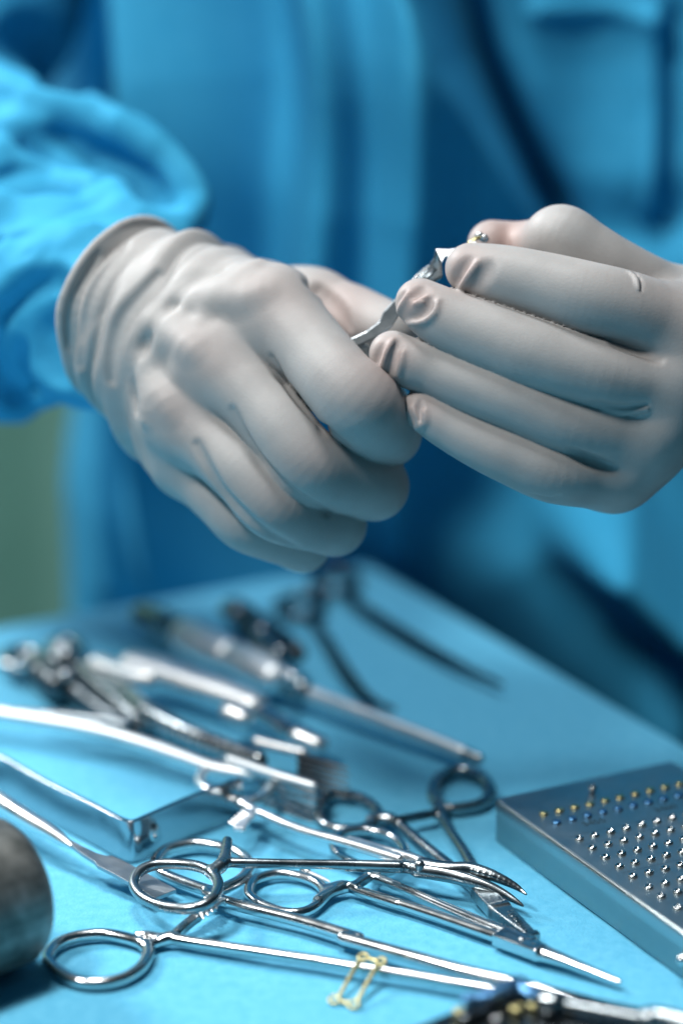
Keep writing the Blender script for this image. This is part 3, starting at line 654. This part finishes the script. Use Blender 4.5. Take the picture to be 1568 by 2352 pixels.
pb(hl[0], hl[1], .0006, 'cross_bar'); pb(hl[2], hl[3], .0006, 'cross_bar')

# ------------------------------------------------------------------ dark rack with plates at the lower edge
HR = .012; Pc = T(c2(878, 1046), HR); Pl = T(c2(430, 1228), HR); Pr = T(c2(1568, 1192), HR)
t = thing('plate_rack', 'dark steel rack corner at the bottom edge, holding blurred plates and screws', 'plate rack', T(c2(1000, 1250), 0))
dl = (Pl-Pc); dr = (Pr-Pc)
poly = [Pc, Pc+dr*1.3, Pc+dr*1.3+dl*.85, Pc+dl*2.0]
bm = prism(poly, (0, 0, -HR+.0005), .0008, 3); bm_obj('lid', bm, STEELB, t, smooth=False)
poly2 = [p for p in (Pc+dl*.55+dr*.02, Pc+dr*.9+dl*.12, Pc+dr*.9+dl*.30, Pc+dl*.75+dr*.1)]
t = thing('bone_plate', 'blue anodised curved plate lying over the corner of the dark rack', 'bone plate', T(c2(780, 1110), HR))
bar('band', c2, [(640,1122),(700,1108),(760,1088),(820,1060),(866,1040)], [.0150,.0155,.016,.0165,.0165], [.0022,.0024,.0024,.0024,.0018], BLUE, t, flat=.6)
bar('band', c2, [(855,1045),(895,1082),(935,1105),(985,1112)], [.0165,.0155,.0150,.0145], [.0022,.0024,.0022,.0016], BLUE, t, flat=.6)
for x, y in ((650,1112),(735,1100),(920,1098)):
    R_ = L(c2, [(x+20*math.cos(a), y+9*math.sin(a)) for a in np.linspace(0, 2*math.pi, 10, endpoint=False)], .0172, 3, True); V_, F_ = sweep(R_, .0008, 8, closed=True, cap=False); mesh_obj('hole_ring', V_, F_, BLUE, t)
t = thing('bone_plate', 'dark bronze plate lying in front of the blue plate on the rack', 'bone plate', T(c2(760, 1160), HR))
bar('band', c2, [(630,1200),(720,1168),(800,1132),(860,1102)], [.0135]*4, [.0020,.0022,.0022,.0018], STEELB, t, flat=.6)
lab = ['pale gold screw head at the left end of the dark plate on the rack', 'green gold screw head at the bottom edge on the dark rack', 'pale gold screw head right of the blue plate, in the middle of the dark rack', 'pale gold screw head beside the steel drill bit on the dark rack', 'small silver screw head at the very bottom of the dark rack', 'dark green screw head between the gold ones on the rack']
for (x, y, m_, r_), lb in zip(((600,1185,BRASS,.0018),(850,1178,BRASS,.0022),(925,1162,BRASS,.0020),(1070,1168,BRASS,.0018),(760,1216,STEEL,.0016),(985,1190,STEELB,.0024)), lab):
    o = bpy.data.objects.new('bone_screw', screw_mesh(m_, r_, r_*.9, True)); COL.objects.link(o); o.location = T(c2(x, y), HR+.0005); tag(o, lb, 'screw', 'screws on the dark rack')
t = thing('drill_bit', 'slim steel drill bit lying across the dark rack, pointing right', 'drill bit', T(c2(1200, 1170), HR))
bar('shank', c2, [(960,1128),(1010,1138),(1040,1140)], [.0148]*3, [.0026,.0028,.0020], STEELD, t); bar('shaft', c2, [(1040,1142),(1200,1172),(1400,1208)], [.0145]*3, [.0017,.0016,.0015], STEELD, t)
t = thing('drill_bit', 'second steel drill bit at the bottom right corner of the dark rack', 'drill bit', T(c2(1480, 1205), HR))
bar('shaft', c2, [(1420,1200),(1500,1212),(1620,1240)], [.0155]*3, [.0030,.0032,.0030], STEELD, t); bar('ring', c2, [(1410,1202),(1424,1206)], [.0160]*2, [.0024,.0024], STEELD, t)
# ------------------------------------------------------------------ the person: gown, sleeves, gloves
person = thing('person', 'person in a blue surgical gown and white gloves, hands working over the instruments', 'person', (0.10, 1.18, -0.9))

def glove(name, palm, fingers, cut, ridges, grooves, flesh, vox, kp=.009, kf=.0045, kk=.0004, disp=None):
    pl = PSet(palm); fingers = [PSet(x) for x in fingers]; allp = list(palm)+[c for f_ in fingers for c in f_]
    lo = np.min([p.lo for p in allp], 0); hi = np.max([p.hi for p in allp], 0)
    cc, cn_ = cut; RG = []; GR = []
    def f(P):
        pa = union(pl, P, .022, kp); r = pa
        for fg in fingers:
            d = union(fg, P, .022, .003); r = smin(r, smin(d, pa, kf), kk)
        if disp is not None: r = r-disp(P)
        r = -smin(-r, -((P-cc)@cn_), .002)
        for g, k in GR: d = union(g, P, .006, .0); r = -smin(-r, d, k)
        for g, k in RG: d = union(g, P, .006, .0); r = smin(r, d, k)
        return r
    lst = {}
    def onto(pts, n=4):
        q_ = spline(np.array([list(p) for p in pts], float), n); out = []
        for p in q_:
            h = trace(f, p)
            if h is not None: out.append(h)
        return out
    e1 = np.cross(cn_, FW); e1 /= np.linalg.norm(e1); e2 = np.cross(cn_, e1); rimp = []
    for a in np.linspace(0, 2*math.pi, 40, endpoint=False):
        u_ = e1*math.cos(a)+e2*math.sin(a); o_ = cc-cn_*.0030; ts = np.linspace(.012, .07, 300); v_ = f(o_+ts[:, None]*u_); i_ = np.nonzero(v_ > 0)[0]
        if len(i_): rimp.append(o_+u_*ts[i_[0]])
    if len(rimp) > 8: RG.append((PSet(chain(rimp+[rimp[0]], .0011)), .0018))
    A = [(onto(p), r, k, lift) for p, r, k, lift in ridges]; B = [(onto(p), r, k, lift) for p, r, k, lift in grooves]
    def mk(pts, r, lift):
        if len(pts) < 2: return []
        n = len(pts); pts = [p-ray(784, 1176)*lift for p in pts]
        R = [r*(0.12+0.88*math.sin(math.pi*(i+.5)/n)) for i in range(n)]
        return chain(pts, R)
    RG.extend([(PSet(mk(p, r, l_)), k) for p, r, k, l_ in A if len(p) > 1]); GR.extend([(PSet(mk(p, r, l_)), k) for p, r, k, l_ in B if len(p) > 1])
    V, Q, nr = polygonise(f, lo, hi, vox)
    fl = np.zeros(len(V))
    for c, rad, a in flesh: fl = np.maximum(fl, a*np.exp(-((V-c)**2).sum(1)/(rad*rad)))
    return f, mesh_obj(name, V, Q, GLOVE, person, nr, attrs={'flesh': fl})

mm_ = lambda *a: [x/1000 for x in a]
def fing(cr, pts): return chain([D(cr(x, y), z) for x, y, z, r in pts], [r/1000 for x, y, z, r in pts])
def fspl(cr, pts, n=7, back=0):
    A = spline(np.array(pts, float), n); A[:, 2] += back*np.linspace(1, .3, len(A)); return chain([D(cr(a[0], a[1]), a[2]) for a in A], [a[3]/1000 for a in A])

# hand at the left of the picture: a fist seen from the back
F_index = fspl(ee, [(955,380,20,14.2),(1120,545,9,12.2),(1240,680,0,12.0),(1325,765,0,12.9),(1400,850,10,11.0),(1435,880,20,10.0)])+fing(ee, [(1435,880,20,10.0),(1390,800,40,8.0)])
F_mid = fspl(ee, [(705,575,20,13.2),(880,740,12,11.4),(1010,890,6,11.0),(1110,1010,6,11.6),(1240,1068,13,10.6),(1378,1098,22,10.4)])+fing(ee, [(1378,1098,22,10.4),(1340,1010,40,8.5)])
F_ring = fspl(ee, [(580,805,25,12.4),(720,930,18,10.8),(850,1055,12,10.4),(960,1175,12,10.7),(1080,1230,19,9.9),(1215,1256,28,9.6)])+fing(ee, [(1215,1256,28,9.6),(1190,1170,45,8)])
F_pink = fspl(ee, [(618,985,34,11.2),(690,1080,30,10.0),(760,1160,26,9.3),(845,1248,24,9.1),(960,1300,28,8.6),(1082,1338,36,8.5)])+fing(ee, [(1082,1338,36,8.5),(1060,1260,50,7)])
F_thumb = fspl(ee, [(760,330,62,15),(960,350,56,13.0),(1125,340,50,11.6),(1215,372,46,10.4),(1290,398,42,10.2),(1380,430,36,9.4),(1455,455,30,8.4)])
pal = [*chain([D(ee(1030,690),31),D(ee(850,900),36),D(ee(740,1050),44)], [.0105,.0100,.0095]), Cone(D(ee(950,385),22), D(ee(560,300),44), .0142, .0180), Cone(D(ee(705,585),22), D(ee(520,400),44), .0130, .0175), Cone(D(ee(590,810),28), D(ee(440,520),44), .0125, .0175),
       Cone(D(ee(625,980),36), D(ee(390,590),50), .0112, .0155), *chain([D(ee(945,400),24),D(ee(790,620),22),D(ee(645,850),27),D(ee(612,985),37)], [.0132,.0128,.0120,.0108]), Cone(D(ee(800,400),48), D(ee(560,800),52), .019, .017),
       Cone(D(ee(500,430),48), D(ee(180,300),70), .0262, .0315), Cone(D(ee(180,300),70), D(ee(60,250),80), .0315, .033)]
cutc = D(ee(480,440),50); cutn = D(ee(60,240),82)-D(ee(560,470),46); cutn /= np.linalg.norm(cutn); cutc = cutc+cutn*.0155
E_ = lambda P: [ee(*p) for p in P]; G_ = lambda P: [gg(*p) for p in P]; N_ = lambda P: [nn(*p) for p in P]; S_ = lambda P: [ss(*p) for p in P]
WA = D(ee(560,470),46)-D(ee(60,240),82); WA /= np.linalg.norm(WA)                        # along the forearm, towards the hand
WS = np.cross(WA, FW); WS /= np.linalg.norm(WS)
def pleats(P, org, ax, sd, lam, amp, s0, s1, s2, s3, bend, seed):
    q = P-org; s = q@ax; y = q@sd; z = q@np.cross(ax, sd)
    w_ = 1.5*np.sin(y*55+seed)+1.0*np.sin(z*60+y*40+seed*2)+.35*np.sin(y*190-s*40+seed)
    ph = (s+bend*y*y)/lam+w_*.16+.25*np.sin(s*150+seed)
    h = (np.sin(math.pi*ph)**2+.05)**.4-.64
    am = amp*(.55+.45*np.sin(y*75+ph*1.9+seed))
    m = np.clip((s-s0)/(s1-s0), 0, 1)*np.clip((s3-s)/(s3-s2), 0, 1); m = m*m*(3-2*m)
    return h*am*m
wo = D(ee(430,410),52)
dispL = lambda P: pleats(P, wo, WA, WS, .0110, .0062, -.038, -.030, .004, .036, 4.0, 1.0)+pleats(P, wo, WA, WS, .0180, .0042, -.038, -.030, .008, .045, 5.0, 4.0)
rid = [(E_([(820,205),(660,330),(540,470),(460,640),(440,820)]), .0022, .005, -.0014), (E_([(900,180),(760,300),(660,420)]), .0022, .005, -.0016)]
rid += [(E_([(930,300),(760,330),(600,330)]), .0040, .006, -.0030), (E_([(640,545),(560,470),(470,420)]), .0036, .006, -.0028), (E_([(545,800),(480,690),(420,580)]), .0034, .006, -.0026)]
gro = []
gro += [(E_([(955,575),(1000,650),(1075,750),(1160,842),(1260,930)]), .0014, .003, .0005), (E_([(795,790),(850,900),(940,1030),(1040,1128),(1190,1206)]), .0016, .003, .0002), (E_([(648,930),(700,1040),(765,1142),(900,1270),(1050,1350)]), .0018, .003, .0002), (E_([(1110,262),(1200,340),(1262,440)]), .0022, .004, .0004)]
gro += [(E_(q_), r_, .0035, .0001) for q_, r_ in (([(490,230),(350,390),(300,520),(295,660)], .0026), ([(760,215),(600,330),(470,470),(400,640),(395,780)], .0022),
        ([(350,100),(235,260),(175,430),(165,600)], .0022), ([(240,150),(140,320),(105,520)], .0016),)]
fl = [(D(ee(1370,700),-2), .012, .35), (D(ee(1120,1010),-2), .009, .18), (D(ee(960,1180),6), .009, .15), (D(ee(690,560),8), .012, .16), (D(ee(960,330),8), .014, .15), (D(ee(1250,420),40), .014, .4), (D(ee(575,800),14), .01, .18), (D(ee(1500,1050),15), .010, .25)]
fL, gl = glove('glove', pal, [F_index, F_mid, F_ring, F_pink, F_thumb], (cutc, cutn), rid, gro, fl, .00085, disp=dispL)

# hand at the right: fingers reaching in from the right, thumb behind
R_index = fspl(gg, [(597,405,0,7.9),(680,427,-1,9.1),(780,452,-2,10.0),(950,495,-4,10.8),(1120,540,-6,11.3),(1300,590,-4,11.8),(1500,690,4,14.0)])
R_mid = fspl(gg, [(365,562,-3,7.6),(440,612,-4,8.9),(545,664,-5,9.7),(720,735,-7,10.4),(900,803,-8,10.9),(1200,893,-6,10.9),(1480,950,4,13.5)], back=2.0)
R_ring = fspl(gg, [(240,798,-2,7.3),(320,838,-2,7.9),(430,870,-2,8.2),(600,938,-4,8.8),(800,1012,-5,9.5),(1050,1115,-3,10.2),(1380,1170,5,12)], back=3.2)
R_pink = fspl(gg, [(374,1047,-1,6.3),(440,1090,-1,7.1),(520,1135,-1,7.7),(640,1200,-2,8.2),(780,1262,-2,8.9),(980,1338,0,9.6),(1240,1345,10,11.2)], back=3.2)
R_thumb = fspl(gg, [(694,296,24,7.8),(780,305,25,8.0),(870,315,22,8.1)])+fspl(gg, [(870,315,22,8.1),(940,290,15,9.0),(1012,262,10,10.2),(1120,335,10,10.4),(1240,415,12,10.7),(1400,520,18,12),(1600,650,34,15)])
palR = [Cone(D(gg(1500,700),8), D(gg(1900,600),50), .0140, .019), Cone(D(gg(1480,950),8), D(gg(1900,690),48), .0135, .019), Cone(D(gg(1400,1180),10), D(gg(1800,800),46), .0120, .016),
        Cone(D(gg(1240,1335),12), D(gg(1620,830),40), .0110, .0100), *chain([D(gg(1580,720),6),D(gg(1540,900),5),D(gg(1450,1120),6),D(gg(1290,1310),11)], [.0140,.0138,.0125,.0108]), Cone(D(gg(1560,700),26), D(gg(1560,900),26), .018, .016),
        Cone(D(gg(1900,690),50), D(gg(2250,640),78), .026, .033)]
cR = D(gg(2200,640),74); cRn = D(gg(2250,640),78)-D(gg(1900,690),50); cRn /= np.linalg.norm(cRn)
ridR = [(N_([(1180,345),(1110,450),(1030,580)]), .0007, .0022, .0000), 
        (N_([(720,655),(640,705),(700,690)]), .0004, .0020, .0000), (N_([(570,620),(520,700),(480,790)]), .0005, .0020, .0000), (N_([(830,690),(800,790),(710,865),(570,890)]), .00075, .0022, .0001),
        (N_([(430,1035),(375,1150),(328,1330)]), .0007, .0020, .0000), (N_([(520,1150),(500,1260),(480,1350)]), .00045, .0020, .0000),
        (G_([(330,1040),(350,1090),(345,1130)]), .0004, .0020, .0000), (G_([(385,1060),(385,1110),(345,1138)]), .00045, .0020, .0000),
        (G_([(1320,420),(1350,450),(1362,500)]), .00075, .0012, .0001), (G_([(1200,1050),(1300,1062),(1400,1050)]), .0007, .0016, 0)]
groR = [(G_([(1250,750),(1350,778),(1460,820)]), .0016, .0025, .0003), (G_([(1050,1240),(1140,1282),(1250,1320)]), .0016, .0025, .0003), (N_([(1110,330),(1050,420),(1000,520)]), .0013, .0034, .0009), (N_([(1290,370),(1240,450),(1170,560)]), .0015, .0036, .0010), (N_([(700,580),(640,650)]), .0011, .003, .0008), (N_([(770,690),(740,780),(620,850)]), .0014, .0034, .0009),
        (N_([(530,620),(490,700)]), .0009, .002, .0006), (N_([(340,1100),(290,1220)]), .0012, .003, .0008), (N_([(470,1070),(430,1170),(390,1310)]), .0012, .003, .0008), (G_([(365,1010),(360,1070),(362,1110)]), .0009, .0016, .0006),
        (G_([(1345,420),(1372,455),(1378,505)]), .0006, .001, .0001), (G_([(1160,1020),(1290,1042),(1400,1025)]), .0009, .0016, .0002), (G_([(870,1440),(960,1462),(1000,1448)]), .0008, .0012, .0002)]
flR = [(D(gg(560,400),-8), .008, .34), (D(gg(330,540),-10), .0085, .38), (D(gg(215,790),-8), .0085, .36), (D(gg(345,1040),-7), .0075, .34), (D(gg(760,290),20), .011, .55), (D(gg(880,310),18), .008, .45), (D(gg(1440,640),-4), .016, .12)]
fR, gr = glove('glove', palR, [R_index, R_mid, R_ring, R_pink, R_thumb], (cR, cRn), ridR, groR, flR, .00085)

# sleeves
def cone2(q1, z1, r1, q2, z2, r2): return Cone(D(q1, z1), D(q2, z2), r1, r2)
def sleeve(prims, k, rg, gv, vox, nm, disp=None):
    RG = []; GR = []; prims = PSet(prims)
    def f(P):
        r = union(prims, P, .06, k)
        if disp is not None: r = r-disp(P)
        for g, kk in GR: r = -smin(-r, union(g, P, .04, 0), kk)
        for g, kk in RG: r = smin(r, union(g, P, .04, 0), kk)
        return r
    for lst, out in ((gv, GR), (rg, RG)):
        tmp = []
        for pts, r, kk, lift in lst:
            q_ = spline(np.array([list(p) for p in pts], float), 3); h = [trace(f, p, .7, 1.6) for p in q_]; h = [x-FW*lift for x in h if x is not None]
            if len(h) > 1: tmp.append((PSet(chain(h, [r*(.4+.6*math.sin(math.pi*(i+.5)/len(h))) for i in range(len(h))])), kk))
        out.extend(tmp)
    lo = np.min([p.lo for p in prims], 0); hi = np.max([p.hi for p in prims], 0)
    V, Q, nr = polygonise(f, lo, hi, vox)
    return mesh_obj(nm, V, Q, GOWN, person, nr)
sp = [cone2((-250,420), 190, .060, (-40,610), 150, .052), cone2((-40,610), 150, .052, (250,725), 82, .0285), cone2((250,725), 82, .0285, (400,790), 56, .021),
      cone2((-100,420), 175, .046, (110,432), 165, .036), cone2((110,432), 165, .036, (270,440), 152, .024), cone2((270,440), 152, .024, (405,466), 145, .0085), cone2((405,466), 145, .0085, (330,600), 110, .02),
      cone2((-420,-420), 330, .075, (-110,-40), 300, .054), cone2((-110,-40), 300, .054, (-330,420), 230, .06), Cone(np.array([-.19,1.08,.26]), np.array([-.09,1.17,.50]), .058, .075), cone2((150,-260), 480, .052, (215,120), 470, .040), cone2((215,120), 470, .040, (180,420), 440, .030)]
rgs = [(S_([(-60,70),(200,235),(600,345),(900,510),(1090,700),(1165,850),(1060,1030)]), .0060, .010, .007), (S_([(-60,600),(60,455),(150,430),(240,520),(460,690)]), .004, .012, .003), (S_([(-40,850),(300,770),(640,770),(740,880),(1000,1000)]), .004, .012, .003),
       (S_([(-40,1180),(200,1060),(520,1000)]), .003, .008, .001), (S_([(-40,1400),(180,1190),(430,1090)]), .0035, .008, .002), (S_([(340,1400),(170,1520),(95,1690),(160,1860),(270,2010)]), .0035, .007, .003), (S_([(-40,2040),(200,2075),(380,2120)]), .004, .012, .0)]
gvs = [(S_([(-80,400),(250,470),(500,560),(750,660),(930,710)]), .0125, .004, .001), (S_([(640,690),(800,760),(960,790)]), .013, .004, .001), (S_([(-60,740),(280,690),(470,745)]), .0110, .004, .001), (S_([(-40,1085),(120,1055),(300,1010)]), .0045, .002, .0005),
       (S_([(-40,1280),(180,1145),(420,1060)]), .0045, .002, .0005), (S_([(-40,1570),(110,1440),(320,1305)]), .0115, .004, .001), (S_([(280,1520),(230,1680),(290,1860)]), .0135, .004, .001), (S_([(20,1620),(20,1850),(110,2010)]), .0125, .004, .001), (S_([(420,1750),(480,1950)]), .008, .004, .001),
       ([(30,100),(100,110),(150,200)], .012, .008, .004)]
so = D((250,725), 82)
sleeve(sp, .014, rgs, gvs, .0019, 'sleeve', lambda P: pleats(P, so, WA, WS, .022, .0026, -.10, -.05, .0, .03, 3.0, 2.0))
spR = [Cone(D(gg(2100,660),66), D(gg(2500,600),110), .026, .045), Cone(D(gg(2500,600),110), D(gg(3200,300),230), .045, .065), Cone(D(gg(3200,300),230), np.array([.30,1.17,.36]), .065, .075)]
sleeve(spR, .02, [], [], .004, 'sleeve')

# gown front
CX, CY, AX, BY = .105, 1.19, .212, .130
def onplane(q):
    r = ray(*q); p = CAM+r*((1.065-CAM[1])/r[1]); return np.array([p[0], p[2]])
def foldset():
    H = []
    def add(pts, wd, amp, cr=dd): H.append((np.array([onplane(cr(*p)) for p in pts]), wd, amp*1.25))
    add([(1500,40),(1510,240),(1495,470)], .0045, .006); add([(1240,20),(1400,22),(1500,50)], .0045, .004); add([(1545,60),(1540,300),(1530,520)], .008, -.007)
    add([(1345,80),(1320,330)], .022, -.006); add([(1250,470),(1400,520),(1568,500)], .014, -.008)
    add([(1372,1170),(1430,1240),(1490,1310)], .018, .085); add([(1460,1130),(1520,1240)], .010, -.004)  # first bulge added to catch light, stands in for a lit patch
    add([(225,960),(235,1150),(270,1420)], .012, .012);
    add([(1200,1300),(1330,1480),(1500,1650)], .020, .010); add([(1568,1500),(1540,1680)], .012, .016); add([(700,1150),(760,1300)], .03, -.008)
    return H
H_ = foldset()
def seg_dist(P, pl):
    best = np.full(len(P), 9.0)
    for a, b_ in zip(pl[:-1], pl[1:]):
        ab = b_-a; t = np.clip(((P-a)@ab)/(ab@ab), 0, 1); best = np.minimum(best, np.linalg.norm(P-(a+t[:, None]*ab), axis=1))
    return best
th = np.concatenate([np.linspace(-math.pi*.5, -1.15, 14)[:-1], np.linspace(-1.15, 1.15, 340), np.linspace(1.15, math.pi*.5, 14)[1:], np.linspace(math.pi*.5, 1.5*math.pi, 24)[1:]])
zs = np.concatenate([np.linspace(-.85, -.25, 24)[:-1], np.linspace(-.25, .40, 280), np.linspace(.40, .56, 30)[1:]])
TH, ZS = np.meshgrid(th, zs, indexing='ij')
sx = np.sin(TH); cxs = np.cos(TH)
wid = 1.11-.155*np.clip(ZS/.25, 0, 1); sh = np.where(ZS > .46, np.sqrt(np.maximum(1-((ZS-.46)/.115)**2, .02)), 1.0)
flare = 1+np.clip(-ZS-.2, 0, 1)*.12
X = CX+AX*np.sign(sx)*np.abs(sx)**.85*wid*flare*sh; lean = np.clip((.150-ZS)/.26, 0, 1); lean = lean*lean*(3-2*lean)
Y = CY-BY*np.sign(cxs)*np.abs(cxs)**.8*flare*sh+(.008*lean+.10*np.clip(ZS-.2, 0, 1))*np.clip(cxs*2, 0, 1)
P2 = np.stack([X.ravel(), ZS.ravel()], 1); dsp = np.zeros(len(P2)); front = (cxs.ravel() > 0)
for pl_, wd, amp in H_: d = seg_dist(P2, pl_); dsp += amp*np.exp(-(d/wd)**2)
un = [120, 262, 318, 352, 460, 560, 620, 700, 770, 812, 850, 900, 975, 1005, 1060, 1150, 1400]; hn = [0, -8, 24, 20, 6, -10, -8, 8, 24, 18, 10, 16, 27, 20, 8, 4, 0]
xn = np.array([onplane((u_, 250))[0] for u_ in un]); xf = np.linspace(xn[0], xn[-1], 700); hf = np.interp(xf, xn, np.array(hn)*1.8/1000)
kr = np.exp(-(np.arange(-40, 41)/15.0)**2); hf = np.convolve(np.pad(hf, 40, mode='edge'), kr/kr.sum(), 'valid')
xw = P2[:, 0]+.006*np.sin(P2[:, 1]*19+1)+.10*np.clip(.25-P2[:, 1], -.2, .3)*(P2[:, 0]-.02)*2
dsp += np.interp(xw, xf, hf)*np.clip((P2[:, 1]+.06)/.14, .15, 1)                                    # long soft folds hanging down the chest
pn = np.array([onplane(q_) for q_ in ((960,-260),(990,-40),(1040,120),(1110,270),(1180,410),(1250,540),(1340,680))]); xl = np.interp(-P2[:, 1], -pn[:, 1], pn[:, 0]); s_ = P2[:, 0]-xl
inz = np.clip((P2[:, 1]-pn[-1, 1])/.04, 0, 1)
dsp += inz*.030*np.where(s_ < 0, np.exp(np.minimum(s_, 0)/.045), np.clip(1-s_/.008, 0, 1)**2)-inz*.034*np.exp(-((s_-.011)/.0070)**2)   # one panel of the gown wraps over the other; trench dug beside it for shade
dsp += .002*np.sin(P2[:, 0]*38+np.sin(P2[:, 1]*14)*1.4)+.0016*np.sin(P2[:, 0]*83+P2[:, 1]*31)+.002*np.sin(P2[:, 1]*60+P2[:, 0]*45)
dsp = np.where(front, dsp, 0)*np.clip(cxs.ravel()*3, 0, 1)
V = np.stack([X.ravel()+dsp*sx.ravel()*.6, Y.ravel()-dsp, ZS.ravel()], 1)
nz_ = len(zs); F = []
for i in range(len(th)-1):
    for j in range(nz_-1): a = i*nz_+j; F.append((a, a+nz_, a+nz_+1, a+1))
gown = mesh_obj('gown', V, F, GOWN, person)
# tie of the gown, a band crossing the front
# ------------------------------------------------------------------ pliers held between the hands
pt = D(nn(300,950), 14)
t = thing('bending_pliers', 'polished steel bending pliers held between the two gloved hands', 'pliers', pt)
def plate(name, cr, pts, dz, th, mat, bev=.0003, tilt=(0, 0)):
    P = []
    for x, y in pts: P.append(D(cr(x, y), dz+tilt[0]*(x-pts[0][0])+tilt[1]*(y-pts[0][1])))
    return bm_obj(name, prism(P, FW*th, bev, 2), mat, t)
plate('handle', nn, [(-150,1130),(80,1005),(200,950),(310,868),(350,780),(445,675),(560,560),(600,640),(452,870),(425,915),(250,1030),(130,1085),(-120,1210)], 14, .0035, SATIN, .0005, (-.010, .0))
V_, F_ = sweep([D(nn(60,1070), 18), D(nn(180,1120), 19), D(nn(420,1420), 20), D(nn(560,1620), 22)], [.0030,.0034,.0040,.0042], 16, flat=.7); mesh_obj('handle', V_, F_, BLUE if False else STEELD, t)
plate('neck', nn, [(585,505),(640,445),(705,392),(762,345),(800,400),(740,470),(680,510),(610,540)], 10, .0040, STEEL, .0008, (.012, -.020))
plate('jaw', nn, [(812,218),(940,222),(1035,205),(1110,170),(1180,150),(1180,250),(1000,300),(905,288),(872,345)], 8, .0045, WHITEM, .0004, (0, -.030))  # upper jaw facet in whitened steel, its highlight put into the colour
plate('jaw', nn, [(755,350),(790,322),(806,250),(815,222),(845,285),(874,345),(884,480),(800,525),(650,530),(740,465),(795,405)], 9, .0045, STEELD, .0010, (-.014, .012))
t = thing('bone_plate', 'tiny gold plate pinched between the right thumb and index finger', 'bone plate', D(nn(1180,130), 14))
V_, F_ = sweep([D(nn(1120,160), 12), D(nn(1160,135), 12), D(nn(1195,118), 12)], [.0009,.0010,.0010], 12, flat=.6); mesh_obj('band', V_, F_, GOLD, t)
for x, y in ((1205,110),(1250,130)):
    R_ = [D(nn(x+26*math.cos(a), y+20*math.sin(a)), 12+2*math.sin(a)) for a in np.linspace(0, 2*math.pi, 14, endpoint=False)]; V_, F_ = sweep(R_, .0006, 8, closed=True, cap=False, upv=FW); mesh_obj('hole_ring', V_, F_, STEEL, t)
